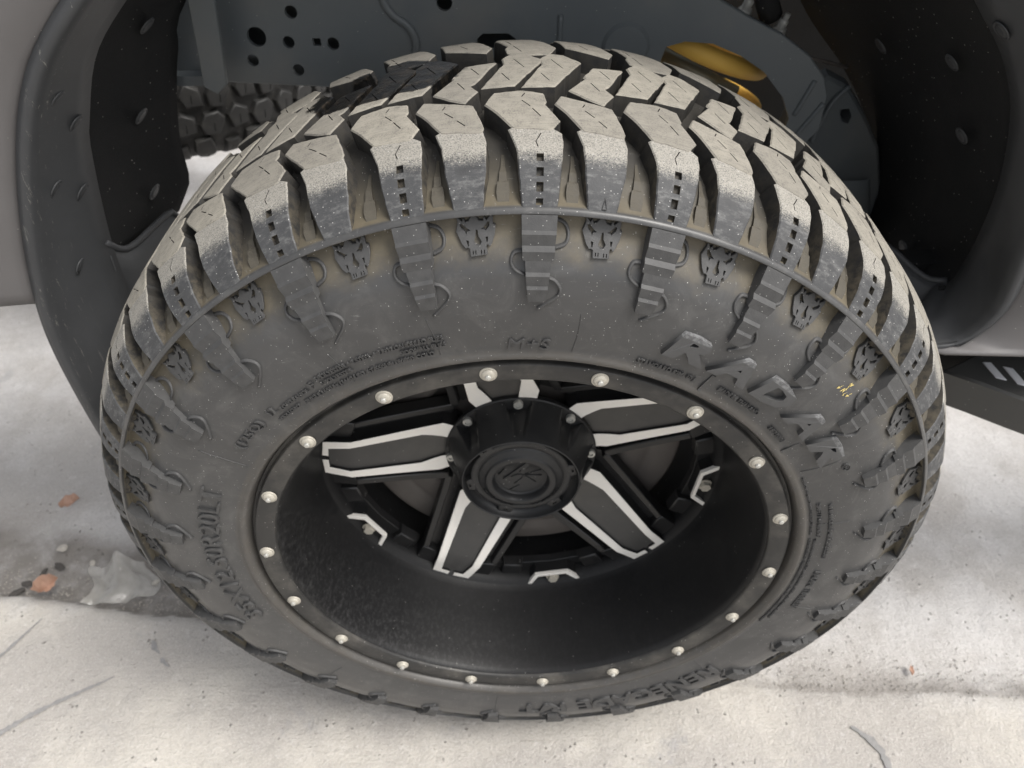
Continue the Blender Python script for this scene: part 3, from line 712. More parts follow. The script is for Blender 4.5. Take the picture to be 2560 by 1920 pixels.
SY_R = [.05, .088, .100, .193, .230]; SY_Y = [.152, .1505, .1485, .1175, .1190]
def sp_y(r): return lerp(r, SY_R, SY_Y)
def sp_map(p, q, h): r = math.hypot(p, q); return (p, sp_y(r) - h, q)
def pp(L): return [(r * math.sin(rad(a)), r * math.cos(rad(a))) for a, r in L]
half_o = [(23.2, .084), (22.9, .1008), (8.6, .1935), (6.5, .2230)]
half_i = [(9.5, .084), (11.6, .1172), (5.6, .1935), (4.0, .2155)]
def spoke_body():
    mb = MB(); out = half_o + [(-a, r) for a, r in half_o[::-1]]
    shell(mb, pp(out), [], sp_map, -.0045, lambda p, q: -.026, .0006, .0015, .012, 0, 1, smooth=True)
    # machined-edge walls and shelves left and right of the spoke
    for s in (-1, 1):
        sh = [(s * 22.5, .092), (s * 33.5, .092), (s * 33.5, .1035), (s * 29.5, .1095), (s * 13.6, .1905), (s * 10.0, .1960), (s * 9.0, .1935)]
        shell(mb, pp(sh), [], sp_map, -.019, lambda p, q: -.026, .0004, .0, .012, 1, 1)
        rb = [(s * 36.2, .1010), (s * 36.2, .1060), (s * 32.0, .1150), (s * 15.2, .1945), (s * 12.9, .1925), (s * 28.6, .1085), (s * 33.0, .0985)]
        shell(mb, pp(rb), [], sp_map, -.0085, lambda p, q: -.026, .0010, .0008, .012, 1, 1)
        ft = [(s * 15.2, .1945), (s * 12.9, .1925), (s * 8.7, .1945), (s * 6.7, .2245), (s * 13.2, .2245)]
        shell(mb, pp(ft), [], sp_map, -.0075, lambda p, q: -.026, .0010, .0008, .012, 1, 1)
    return mb.mesh('spoke', [M['pocket'], M['spoke']])
def spoke_trim(s):
    mb = MB(); L = [(s * a, r) for a, r in half_o] + [(s * 0.9, .2235), (s * 0.9, .2165)] + [(s * 4.0, .2165)] + [(s * a, r) for a, r in half_i[::-1][1:]]
    shell(mb, pp(L), [], sp_map, 0.0, lambda p, q: -.006, .0005, .0, .012, 0, 1)
    return mb.mesh('machined_trim', [M['machined'], M['spoke']])
SPB = spoke_body(); TR = {1: spoke_trim(1), -1: spoke_trim(-1)}
def bracket():
    mb = MB()
    shell(mb, pp([(-9.2, .2262), (-5.9, .2052), (5.9, .2052), (9.2, .2262)]), [], sp_map, -.004, lambda p, q: -.026, .0006, .001, .02, 0, 0)
    for s in (-1, 1):                      # moulded blocks on both sides of the bracket
        shell(mb, pp([(s * 11.2, .2150), (s * 11.0, .1985), (s * 17.8, .1985), (s * 18.4, .2225), (s * 11.6, .2225)]), [], sp_map, -.012, lambda p, q: -.026, .0015, .0015, .02, 0, 0)
    shell(mb, pp([(-20, .2040), (-10, .2030), (0, .2030), (10, .2030), (20, .2040), (21, .2280), (10, .2280), (0, .2280), (-10, .2280), (-21, .2280)]), [], sp_map, -.020, lambda p, q: -.030, .0006, .001, .02, 0, 0)
    return mb.mesh('rim_bracket', [M['spoke']])
def bracket_trim():
    mb = MB(); o = [(-9.2, .2262), (-6.1, .2050), (6.1, .2050), (9.2, .2262)]; i = [(7.7, .2262), (5.0, .2086), (-5.0, .2086), (-7.7, .2262)]
    shell(mb, pp(o + i), [], sp_map, 0.0, lambda p, q: -.005, .0004, .0, .02, 0, 0, grid=0.02)
    return mb.mesh('machined_trim', [M['machined']])
def hex_bolt():
    mb = MB(); n = 6
    lathe_pts = [(.0085, .0), (.0085, .0012)]
    rows = [[mb.vert((r * math.cos(2 * math.pi * k / 24), -h, r * math.sin(2 * math.pi * k / 24))) for k in range(24)] for r, h in lathe_pts]
    for k in range(24): mb.face((rows[0][k], rows[0][(k + 1) % 24], rows[1][(k + 1) % 24], rows[1][k]), 0, True)
    mb.face(rows[1][::-1])
    a = [mb.vert((.0066 * math.cos(math.pi * k / 3), -.0012, .0066 * math.sin(math.pi * k / 3))) for k in range(6)]; b = [mb.vert((.0062 * math.cos(math.pi * k / 3), -.0062, .0062 * math.sin(math.pi * k / 3))) for k in range(6)]
    for k in range(6): mb.face((a[k], a[(k + 1) % 6], b[(k + 1) % 6], b[k]))
    mb.face(b[::-1])
    return mb.mesh('bracket_bolt', [M['bolt']])
BRK, BRT, HXB = bracket(), bracket_trim(), hex_bolt()
for i in range(5):
    a = rad(-83.3 + 72 * i)
    s = link('spoke', SPB, WHEEL, (0, 0, ZC), a)
    link('machined_trim', TR[1], s, (0, 0, 0)); link('machined_trim', TR[-1], s, (0, 0, 0))
    b = link('rim_bracket', BRK, WHEEL, (0, 0, ZC), a + rad(36))
    link('machined_trim', BRT, b, (0, 0, 0)); o = link('bracket_bolt', HXB, b, (0, sp_y(.2145) + .0035, .2150)); o.rotation_euler = (0, random.uniform(0, 1), 0)

# ---- hub cap
def hub_cap():
    mb = MB(); seg = 240
    bolts = [-1.9 + 45 * i for i in range(8)]
    def fl(a):
        d = min(abs((a - b + 180) % 360 - 180) for b in bolts); return d
    rows = []
    for t in (0.0, 0.06, 0.15, 0.3, 0.45, 0.6, 0.75, 0.88, 0.96, 1.0):
        row = []
        for k in range(seg):
            a = 360 * k / seg; d = fl(a); wd = 9.0 - 5.5 * t
            m = max(0.0, min(1.0, (wd + 1.2 - d) / 1.2)); m = m * m * (3 - 2 * m)
            r = .0862 - (.0862 - .0668) * (t ** 0.9); dep = .0125 * (1 - t / 0.9) if t < 0.9 else 0
            row.append(mb.vert(polar(rad(a), r - m * dep, .1478 + (.1040 - .1478) * t)))
        rows.append(row)
    for a_, b_ in zip(rows, rows[1:]):
        for k in range(seg): j = (k + 1) % seg; mb.face((a_[k], b_[k], b_[j], a_[j])[::-1], 0, True)
    lathe(mb, [(.058, .1478), (.0866, .1478), (.0878, .1488), (.0880, .1535), (.0865, .1560)], 200, 0, False, flip=True)
    lathe(mb, [(.0668, .1040), (.0663, .1030), (.0652, .1030), (.0646, .1042), (.0636, .1180), (.0560, .1190)], 200, 0, True, flip=True)
    return mb.mesh('hub_cap', [M['cap']])
CAP = link('hub_cap', hub_cap(), WHEEL, (0, 0, ZC))
mb = MB()
lathe(mb, [(.0575, .1185), (.0570, .1120), (.0560, .1108), (.0495, .1105), (.0488, .1115), (.0482, .1115), (.0476, .1100), (.0465, .1093), (.0415, .1068), (.0402, .1058), (.0395, .1045), (.0385, .1040), (.0330, .1036), (.0318, .1045), (.0305, .1110), (.0290, .1150), (.0283, .1145), (.0276, .1152), (.0, .1152)], 180, 0, True, flip=True)
disc = link('cap_disc', mb.mesh('cap_disc', [M['cap']]), CAP, (0, 0, 0))
mb = MB()
flat = lambda p, q, h: (p, .1104 - h, q)
shell(mb, pp([(-9.5, .0560), (-7.0, .0632), (7.0, .0632), (9.5, .0560), (6, .0545), (-6, .0545)]), [pp([(-2.6, .0605), (-2.6, .0582), (2.6, .0582), (2.6, .0605)])], flat, 0.0, lambda p, q: -.008, .0006, .0004, .02, 0, 0, .002, grid=.02)
TAB = mb.mesh('cap_tab', [M['cap']])
for i in range(6): link('cap_tab', TAB, CAP, (0, 0, 0), rad(18 + 60 * i))
def cap_y(r): return lerp(r, [.0395, .0415, .0465, .0476, .05], [.1045, .1068, .1093, .1100, .1105])
ring_text('lettering', 'OFF-ROAD', 108, 166, .0416, .0466, .0012, cap_y, CAP, M['cap'], 0.02)
ring_text('lettering', 'OFF-ROAD', 190, 250, .0416, .0466, .0012, cap_y, CAP, M['cap'], 0.02)
mb = MB(); s = .0272; em = lambda p, q, h: (p, .1150 - h, q)
E_ = lambda L: [(x * s, z * s) for x, z in L]
shell(mb, E_([(-.74, -.2), (.40, .98), (.46, .98), (.10, .10), (-.05, .20), (.02, .42)]), [], em, .0016, lambda p, q: -.0005, .0004, .0, .01, 0, 0, grid=.02)
for L in ([(-.42, -.10), (-.16, .04), (.10, .04), (.04, -.18), (-.26, -.50)], [(-.46, -.88), (-.06, -.62)], [(.14, .02), (.86, 0.0)], [(.14, .04), (.84, .36)], [(.16, -.02), (.62, -.42)], [(-.92, .05), (-.80, .22), (-.66, .46)]):
    for p, q in zip(L, L[1:]): ridge(mb, E_([p, q]), em, .0011, .0010, 0, 2)
link('cap_emblem', mb.mesh('cap_emblem', [M['cap']]), CAP, (0, 0, 0))
def cap_bolt():
    mb = MB(); seg = 18
    P = [(.0054, .0), (.0054, .0040), (.0049, .0047), (.0030, .0047), (.0028, .0030), (.0, .0030)]
    rows = [[mb.vert((r * math.cos(2 * math.pi * k / seg), -h, r * math.sin(2 * math.pi * k / seg))) for k in range(seg)] for r, h in P]
    for a, b in zip(rows, rows[1:]):
        for k in range(seg): mb.face((a[k], a[(k + 1) % seg], b[(k + 1) % seg], b[k]), 0, False)
    return mb.mesh('cap_bolt', [M['steel']])
CB = cap_bolt()
for i in range(8): link('cap_bolt', CB, CAP, polar(rad(-1.9 + 45 * i), .0812, .1478))

# ------------------------------------------------------------------ the truck round the wheel
TRUCK = empty('pickup_truck', (0, 0, 0))
tag(TRUCK, 'dark truck body, wheel arch, frame and step around the big wheel', 'truck')
Z = (0, 0, ZC)
def grid_sheet(rows, mi=0, mb=None, smooth=True, flip=False):
    mb = mb or MB(); ids = [[mb.vert(p) for p in r] for r in rows]
    for a, b in zip(ids, ids[1:]):
        for k in range(len(a) - 1):
            q = (a[k], a[k + 1], b[k + 1], b[k]); mb.face(q[::-1] if flip else q, mi, smooth)
    return mb
def smooth_curve(pts, n):
    P = [Vector(p) for p in pts]; out = []
    L = [0]
    for a, b in zip(P, P[1:]): L.append(L[-1] + (b - a).length)
    for i in range(n):
        s = L[-1] * i / (n - 1); k = max(j for j in range(len(L)) if L[j] <= s + 1e-9); k = min(k, len(P) - 2)
        t = (s - L[k]) / (L[k + 1] - L[k]); p0 = P[max(k - 1, 0)]; p1 = P[k]; p2 = P[k + 1]; p3 = P[min(k + 2, len(P) - 1)]
        out.append(0.5 * ((2 * p1) + (p2 - p0) * t + (2 * p0 - 5 * p1 + 4 * p2 - p3) * t * t + (3 * p1 - p0 - 3 * p2 + p3) * t ** 3))
    return out
def solid(o, th):
    m = o.modifiers.new('thickness', 'SOLIDIFY'); m.thickness = th; m.offset = 0; return o
# outer and inner edges of the arch flare: left leg, over the top, right leg
O_L = [(-.484, .18, -.08), (-.492, .18, .039), (-.490, .18, .156), (-.470, .18, .248), (-.443, .18, .327), (-.413, .18, .391), (-.381, .18, .437), (-.335, .18, .481)]
I_L = [(-.434, .24, -.06), (-.436, .24, .06), (-.436, .24, .150), (-.433, .24, .230), (-.416, .24, .330), (-.404, .24, .366), (-.377, .24, .421), (-.334, .24, .466)]
TOP_O = [(-.285, .18, .521), (-.22, .18, .575), (-.12, .18, .640), (.02, .18, .678), (.16, .18, .660), (.28, .18, .605), (.375, .18, .527)]
TOP_I = [(-.285, .24, .506), (-.22, .24, .560), (-.12, .24, .625), (.02, .24, .663), (.16, .24, .645), (.27, .24, .588), (.350, .24, .505)]
O_R = [(.430, .18, .462), (.462, .18, .390), (.478, .18, .325), (.483, .18, .262), (.488, .18, .186), (.470, .18, .147), (.452, .18, .138), (.40, .18, .132)]
I_R = [(.391, .25, .457), (.420, .25, .427), (.442, .25, .399), (.465, .25, .356), (.484, .25, .284), (.487, .25, .209), (.478, .25, .163), (.462, .25, .160)]
NA = 120
oc = smooth_curve(O_L + TOP_O + O_R, NA); ic = smooth_curve(I_L + TOP_I + I_R, NA)
rows = []
for a, b in zip(oc, ic):
    out = (Vector((a.x, 0, a.z))).normalized()
    rows.append([a + out * .012 + Vector((0, -.004, 0)), a + out * .004 + Vector((0, -.008, 0)), a + Vector((0, -.006, 0)), a + Vector((0, .004, 0)) - out * .002, a.lerp(b, .3) - out * .001, a.lerp(b, .7), b, b + out * .008 + Vector((0, .004, 0))])
flare = solid(link('fender_flare', grid_sheet(rows).mesh('fender_flare', [M['flare']]), TRUCK, Z), .003)
# lower left extension of the flare, running in behind the tyre
up = [(-.437, .236, .236), (-.432, .25, .218), (-.427, .27, .212), (-.419, .305, .213), (-.411, .34, .2125), (-.409, .347, .204)]
rows = []
for t in [i / 8 for i in range(9)]:
    rows.append([Vector(p) + Vector((-.012 * t - (.03 * t * t), 0, -.26 * t)) for p in smooth_curve(up, 14)])
solid(link('flare_extension', grid_sheet(rows).mesh('flare_extension', [M['flare']]), TRUCK, Z), .004)
mb = MB(); tube(mb, [p + Vector((.001, 0, -.002)) for p in smooth_curve(up, 14)], .0035, 8); link('flare_extension_lip', mb.mesh('flare_extension_lip', [M['flare']]), TRUCK, Z)
# lower right inner lip
upr = [(.478, .255, .166), (.462, .262, .163), (.445, .275, .170), (.428, .29, .181), (.410, .31, .188)]
rows = []
for t in [i / 6 for i in range(7)]: rows.append([Vector(p) + Vector((.004 * t, -.06 * t, -.055 * t)) for p in smooth_curve(upr, 12)])
solid(link('flare_extension', grid_sheet(rows).mesh('flare_extension', [M['flare']]), TRUCK, Z), .004)
mb = MB(); tube(mb, smooth_curve(upr, 12), .004, 8); link('flare_extension_lip', mb.mesh('flare_extension_lip', [M['flare']]), TRUCK, Z)
# arch liner of black felt
rows = []
LIN = [(-.421, .38, .19), (-.400, .38, .222), (-.394, .38, .238), (-.391, .38, .285), (-.374, .38, .35), (-.362, .38, .383), (-.341, .38, .428), (-.26, .50, .53), (-.12, .60, .62), (.02, .62, .65), (.16, .62, .62), (.27, .60, .50), (.352, .56, .372), (.418, .54, .300), (.470, .53, .225), (.495, .53, .150), (.500, .53, .08)]
lc = smooth_curve(LIN, 110)
ib = []
sel = [p for p in ic if not (p.x < 0 and p.z < .19)]
for p in smooth_curve([tuple(p) for p in sel] + [(.455, .262, .12)], 110):
    out = Vector((p.x, 0, p.z)).normalized(); ib.append(p + out * .006 + Vector((0, -.006, 0)))
for k, (a, b) in enumerate(zip(ib, lc)):
    out = Vector((a.x, 0, a.z)).normalized()
    r_ = []
    for t in [i / 10 for i in range(11)]:
        bulge = math.sin(math.pi * t) * (.004 if k < 45 else .010)
        r_.append(a.lerp(b, t) + out * bulge)
    rows.append(r_)
solid(link('arch_liner', grid_sheet(rows).mesh('arch_liner', [M['felt']]), TRUCK, Z), .003)
# push clips
def clip_mesh(mat):
    mb = MB(); seg = 20
    P = [(.0098, .0), (.0098, .0008), (.0088, .0014), (.0078, .0004), (.0072, .0004), (.0068, .0012), (.004, .0014), (.0, .0014)]
    rows = [[mb.vert((h, r * math.cos(2 * math.pi * k / seg), r * math.sin(2 * math.pi * k / seg))) for k in range(seg)] for r, h in P]
    for a, b in zip(rows, rows[1:]):
        for k in range(seg): mb.face((a[k], a[(k + 1) % seg], b[(k + 1) % seg], b[k]), 0, True)
    return mb.mesh('clip', [mat])
CLF = clip_mesh(M['flare'])
def near_sheet(p, rows_a, rows_b):
    best = None
    for a, b in zip(rows_a, rows_b):
        for t in [i / 20 for i in range(21)]:
            q = a.lerp(b, t); d = (q - Vector(p)).length
            if best is None or d < best[0]: best = (d, q)
    return best[1]
for p in [(-.353, .2, .448), (-.402, .2, .394), (-.406, .225, .367), (-.437, .2, .312), (-.431, .225, .291), (-.458, .21, .226), (-.333, .21, .472)]:
    q = near_sheet(p, oc, ic); o = link('clip', CLF, TRUCK, q + Vector((.0005, 0, ZC))); o.rotation_euler = (0, math.atan2(q.z, -q.x) * 0.9, rad(-8))
for p, e in [((-.447, .25, .193), 8), ((-.4155, .33, .192), -2), ((-.455, .262, .12), 8)]:
    o = link('clip', CLF, TRUCK, (p[0], p[1], p[2] + ZC)); o.rotation_euler = (0, rad(10), rad(-14))
for p in [(-.351, .31, .419), (-.386, .31, .33), (-.407, .31, .252)]:
    q = near_sheet(p, ib, lc); o = link('clip', CLF, TRUCK, q + Vector((.005, 0, ZC))); o.rotation_euler = (0, math.atan2(q.z, -q.x) * .9, rad(-10))
for p in [(.456, .32, .296), (.436, .32, .386), (.464, .36, .154), (.395, .42, .36)]:
    q = near_sheet(p, ib, lc); o = link('clip', CLF, TRUCK, q + Vector((-.004, 0, ZC))); o.rotation_euler = (0, math.pi - math.atan2(q.z, q.x) * .9, rad(10))
q = near_sheet((.418, .235, .437), oc, ic); o = link('clip', CLF, TRUCK, q + Vector((-.003, 0, ZC))); o.rotation_euler = (0, math.pi - .7, rad(10))
# bumper corner on the left (grey plastic)
def bumper():
    mb = MB(); rows = []
    for i in range(40):
        s = i / 39; z = .95 - s * (.95 - .212)
        edge = lerp(z, [p[2] for p in O_L] + [p[2] for p in TOP_O[:4]] + [1.0], [p[0] for p in O_L] + [p[0] for p in TOP_O[:4]] + [.04]) - .016
        xs = [edge + .006, edge, edge - .01, edge - .05, edge - .15, edge - .35, -1.3]
        ys = [.195, .182, .174, .168, .172, .19, .26]
        rows.append([Vector((x, y, z)) for x, y in zip(xs, ys)])
    base = rows[-1]
    for ang in (15, 32, 50, 70, 90, 110):
        c, s_ = math.cos(rad(ang)), math.sin(rad(ang)); R_ = .05
        rows.append([Vector((p.x + (.0 if k > 2 else .004 * (1 - c)), p.y + R_ * (1 - c), p.z - R_ * s_ * .62 + (.00 if k < 4 else .01 * k * (1 - c)))) for k, p in enumerate(base)])
    last = rows[-1]; rows.append([p + Vector((0, .25, .02)) for p in last])
    return grid_sheet(rows, flip=False).mesh('bumper_corner', [M['bumper']])
solid(link('bumper_corner', bumper(), TRUCK, Z), .003)
# quarter panel above and right of the arch
def panel():
    rows = []
    for i in range(70):
        t = i / 69; k = 44 + int(t * (NA - 1 - 44)); p = oc[k]; out = Vector((p.x, 0, p.z)).normalized()
        r_ = []
        for d, y in ((.010, .196), (.012, .186), (.018, .178), (.05, .165), (.15, .155), (.40, .165), (.8, .20)):
            q = p + out * d
            if k > 100: q = p + Vector((d, 0, 0.04 * d))
            r_.append(Vector((q.x, y, q.z)))
        rows.append(r_)
    return grid_sheet(rows).mesh('body_panel', [M['bumper']])
solid(link('body_panel', panel(), TRUCK, Z), .003)
# rocker panel in the dark under the right body panel
mb = MB(); mb.box((.43, .300, -.02), (1.6, .33, .16))
grid_sheet([[Vector((x, .186, .137 + max(0, x - .46) * .02)), Vector((x, .194, .130 + max(0, x - .46) * .02)), Vector((x, .30, .126))] for x in (.385, .44, .47, .52, .7, 1.6)], 0, mb, True)
link('rocker_panel', mb.mesh('rocker_panel', [M['felt']]), TRUCK, Z)
# side step with a tapered end
stp = [(.508, .236), (.545, .2105), (.580, .184), (.625, .152), (.70, .140), (1.6, .140), (1.6, .306), (.645, .306), (.575, .272)]
mb = MB(); stm = lambda p, q, h: (p, q, .05 + h)
shell(mb, stp, [], stm, 0.0, lambda p, q: -.052, .003, -.006, .3, 0, 0, grid=.5, smooth=False)
STEP = link('side_step', mb.mesh('side_step', [M['step']]), TRUCK, Z)
for L in ([(.562, .249), (.572, .2485), (.5755, .216), (.565, .221)], [(.583, .241), (.593, .237), (.5955, .204), (.585, .210)], [(.604, .233), (.614, .229), (.6165, .196), (.606, .202)]):
    mb = MB(); shell(mb, L, [], stm, .0012, lambda p, q: -.001, .0004, 0, .3, 0, 0, grid=.5); link('step_stripe', mb.mesh('step_stripe', [M['whitepaint']]), STEP, (0, 0, 0))

# ---- frame rail (box section) with punched holes
def circ(x, z, r, n=18): return [(x + r * math.cos(2 * math.pi * k / n), z + r * math.sin(2 * math.pi * k / n)) for k in range(n)]
FY = .42
frm = lambda p, q, h: (p, FY - h, q)
outl = [(-1.6, .356), (-.39, .334), (-.214, .324), (.05, .306), (.10, .24), (.20, .19), (.315, .20), (.337, .241), (.358, .270), (.357, .310), (.347, .332), (.325, .355), (.289, .378), (.250, .396), (.216, .413), (.19, .44), (.15, .47), (-.2, .48), (-1.6, .49)]
opn = [(.158, .350), (.163, .366), (.183, .3715), (.214, .369), (.247, .356), (.277, .338), (.305, .309), (.318, .284), (.315, .262), (.292, .240), (.24, .225), (.18, .24), (.155, .29)]
hol = [circ(-.246, .405, .0068), circ(-.289, .380, .0105), circ(-.255, .374, .0066), circ(-.206, .372, .0068), circ(-.299, .355, .0066), circ(-.250, .344, .0066), circ(-.080, .413, .0085), [(-.228, .370), (-.219, .370), (-.219, .378), (-.228, .378)],
       [(-.047, .365), (-.046, .376), (-.040, .3815), (-.012, .3815), (-.004, .376), (-.003, .365)]]
mb = MB(); shell(mb, outl, hol + [opn], frm, 0.0, lambda p, q: -.01, .0015, 0, .05, 0, 0, .0, grid=.06, smooth=False)
# drop the hole floors: the rail is hollow
keep = [(f, m_, s_) for f, m_, s_ in zip(mb.f, mb.mi, mb.sm) if not (len(f) > 4 and all(abs(mb.v[i][1] - FY) < 1e-6 for i in f))]
mb.f, mb.mi, mb.sm = [k[0] for k in keep], [k[1] for k in keep], [k[2] for k in keep]
def rim_in(L):
    L = ccw(L); a = [mb.vert((p[0], FY, p[1])) for p in L]; c = [mb.vert((p[0], FY + .006, p[1])) for p in L]
    for i in range(len(L)): j = (i + 1) % len(L); mb.face((a[j], a[i], c[i], c[j]))
for h in hol + [opn]: rim_in(h)
mb.box((-1.6, .505, .336), (.13, .512, .47)); mb.box((-1.6, .421, .470), (.13, .512, .478))
a = [(-1.6, FY + .001, .357), (-.39, FY + .001, .335), (-.214, FY + .001, .325), (.05, FY + .001, .307)]
grid_sheet([[Vector(p) for p in a], [Vector(p) + Vector((0, .088, .002)) for p in a]], 0, mb, False)
FRAME = link('frame_rail', mb.mesh('frame_rail', [M['frame']]), TRUCK, Z)
mb = MB()
tube(mb, [Vector(p) for p in smooth_curve([(-.148, .4205, .46), (-.146, .4205, .420), (-.137, .4200, .402), (-.120, .4195, .389), (-.114, .4195, .370), (-.122, .4200, .348), (-.126, .4205, .32)], 30)], .0045, 8)
link('frame_seam', mb.mesh('frame_seam', [M['frame']]), TRUCK, Z)
for L in ([(.323, .4195, .288), (.337, .4195, .328)], [(.330, .4195, .262), (.3535, .4195, .302)], [(.045, .4195, .40), (.045, .4195, .365), (.052, .4195, .34)]):
    mb = MB(); tube(mb, [Vector(p) for p in smooth_curve(L, 8)], .0028, 8); link('frame_rib', mb.mesh('frame_rib', [M['frame']]), TRUCK, Z)
mb = MB(); shell(mb, circ(.118, .366, .026, 28), [], frm, .004, lambda p, q: -.002, .003, .002, .3, 0, 0, grid=.05); link('frame_boss', mb.mesh('frame_boss', [M['frame']]), TRUCK, Z)
# diagonal strap and the low rail edge at the left
mb = MB(); shell(mb, [(-.338, .50), (-.312, .50), (-.307, .431), (-.316, .347), (-.329, .336), (-.342, .344), (-.334, .431)], [], lambda p, q, h: (p, .37 - h, q), 0, lambda p, q: -.006, .001, 0, .2, 0, 0, grid=.3)
link('frame_strap', mb.mesh('frame_strap', [M['frame']]), TRUCK, Z)
mb = MB(); mb.box((-1.2, .40, .3345), (-.345, .4185, .345)); link('frame_flange', mb.mesh('frame_flange', [M['frame']]), TRUCK, Z)
# lower right frame gusset behind the liner edge
mb = MB(); lr = lambda p, q, h: (p, .475 - h + (p - .4) * .25, q)
shell(mb, [(.345, .300), (.372, .315), (.402, .300), (.436, .262), (.474, .212), (.498, .150), (.500, .02), (.40, .02), (.33, .16), (.33, .26)], [[(.398, .272), (.411, .272), (.418, .262), (.416, .252), (.406, .256)]], lr, 0, lambda p, q: -.02, .004, .003, .03, 0, 0, .03, grid=.03)
link('frame_gusset', mb.mesh('frame_gusset', [M['frame']]), TRUCK, Z)
mb = MB(); tube(mb, [Vector(p) for p in smooth_curve([(.402, .474, .301), (.385, .468, .285), (.377, .466, .262), (.370, .465, .235)], 14)], .0032, 8); link('frame_rib', mb.mesh('frame_rib', [M['frame']]), TRUCK, Z)
# a drum-like bump on the gusset
mb = MB(); rows = []
for i in range(13):
    a = math.pi * i / 12
    rows.append([Vector((.435 + .032 * -math.cos(a) + .05 * t, .478 - .030 * math.sin(a) * min(1, t * 3 + .25), .178 - .19 * t)) for t in (0, .03, .12, .3, .6, 1.0)])
link('frame_bump', grid_sheet(rows, flip=True).mesh('frame_bump', [M['frame']]), TRUCK, Z)
# black sheet added behind the spring to stand for the dark there, and the coil spring with damper
mb = MB(); mb.box((.05, .66, .0), (.62, .668, .52)); link('dark_backing', mb.mesh('dark_backing', [M['black']]), TRUCK, Z)
mb = MB(); pts = []
for i in range(150):
    t = i / 149; a = rad(186) + t * 4.0 * 2 * math.pi; x = .224 + .084 * math.cos(a)
    pts.append(Vector((x, .544 + .084 * math.sin(a), .353 - .205 * t - .30 * (x - .224))))
tube(mb, pts, .0115, 14); link('coil_spring', mb.mesh('coil_spring', [M['spring']]), TRUCK, Z)
mb = MB(); tube(mb, [Vector((.17, .515, .330)), Vector((.272, .500, .283))], .010, 14); link('control_rod', mb.mesh('control_rod', [M['rod']]), TRUCK, Z)
# brake line fittings on top of the tower
for x, z in ((.251, .393), (.294, .372)):
    mb = MB(); tube(mb, [Vector((x - .001, .452, z - .02)), Vector((x, .450, z + .004)), Vector((x, .450, z + .0042)), Vector((x + .003, .448, z + .013)), Vector((x + .0032, .448, z + .0132)), Vector((x + .005, .447, z + .020))], [.0078, .0078, .0055, .0055, .0034, .0034], 6); link('line_fitting', mb.mesh('line_fitting', [M['steel']]), TRUCK, Z)
mb = MB(); tube(mb, [Vector((.262, .455, .44)), Vector((.277, .46, .40)), Vector((.286, .465, .384))], .013, 12); link('brake_hose', mb.mesh('brake_hose', [M['felt']]), TRUCK, Z)
mb = MB(); tube(mb, [Vector((.30, .47, .345)), Vector((.355, .478, .332)), Vector((.40, .49, .318))], .0022, 6); link('brake_line', mb.mesh('brake_line', [M['drum']]), TRUCK, Z)
# axle hub and brake behind the rim
mb = MB()
lathe(mb, [(.0, .182), (.105, .182), (.118, .180), (.124, .171), (.130, .169), (.150, .1685), (.153, .1705), (.158, .1705), (.161, .1685), (.186, .1685), (.190, .171), (.1905, .184), (.1870, .186), (.1870, .206), (.1965, .208), (.1975, .222), (.192, .226), (.192, .29)], 128, 0, True, flip=True)
BR = link('brake_drum', mb.mesh('brake_drum', [M['drum']]), TRUCK, Z)
mb = MB()
for k in range(84):
    a0 = 2 * math.pi * k / 84; d = .022
    q = [mb.vert(polar(a0 + e, r, y)) for e in (-d, d) for r, y in ((.175, .187), (.1945, .187), (.1945, .2055), (.175, .2055))]
    mb.face((q[0], q[1], q[5], q[4])); mb.face((q[1], q[2], q[6], q[5])); mb.face((q[0], q[3], q[2], q[1])); mb.face((q[4], q[5], q[6], q[7]))
fins = link('brake_fins', mb.mesh('brake_fins', [M['drum']]), BR, (0, 0, 0))
mb = MB(); lathe(mb, [(.192, .30), (.10, .32), (.05, .36), (.05, .75)], 64, 0, True); lathe(mb, [(.0, .326), (.19, .326)], 64, 0, True, flip=True); link('axle_tube', mb.mesh('axle_tube', [M['frame']]), TRUCK, Z)

# ------------------------------------------------------------------ spare tyre slung under the frame, axis upright
SP = empty('spare_tyre', (-.78, 1.27, 0))
tag(SP, 'knobbly spare tyre in deep shade under the frame, left of the wheel', 'tyre')
def vpol(a, r, z): return (r * math.sin(a), -r * math.cos(a), z)
sz0, sz1 = .425, .725; szc = (sz0 + sz1) / 2
def sp_r(z):
    d = abs(z - szc); return lerp(d, [0, .09, .12, .14, .15], [.418, .414, .400, .380, .350])
mb = MB(); seg = 128; zz = [sz0 - .0 + (sz1 - sz0) * i / 24 for i in range(25)]
ids = [[mb.vert(vpol(2 * math.pi * k / seg, sp_r(z) - .012, z)) for k in range(seg)] for z in zz]
ids = [[mb.vert(vpol(2 * math.pi * k / seg, .25, sz0 + .01)) for k in range(seg)]] + ids + [[mb.vert(vpol(2 * math.pi * k / seg, .25, sz1 - .01)) for k in range(seg)]]
for a, b in zip(ids, ids[1:]):
    for k in range(seg): mb.face((a[k], a[(k + 1) % seg], b[(k + 1) % seg], b[k]), 0, True)
SPC = link('tyre_body', mb.mesh('tyre_body', [M['spare']]), SP)
smap = lambda p, q, h: vpol(p / .41, sp_r(q) + h, q)
def knob(L): mb = MB(); shell(mb, L, [slit((-.001, (L[0][1] + L[2][1]) / 2 - .008), (.001, (L[0][1] + L[2][1]) / 2 + .008), .0012)], smap, 0.0, lambda p, q: -.014, .002, .003, .02, 0, 0, .006, grid=.03); return mb.mesh('tread_knob', [M['spare']])
K1 = [knob([(-.016, szc - .149), (.014, szc - .149), (.017, szc - .118), (.010, szc - .092), (-.018, szc - .096), (-.022, szc - .12)]), knob([(-.013, szc - .149), (.012, szc - .149), (.014, szc - .105), (-.010, szc - .108)])]
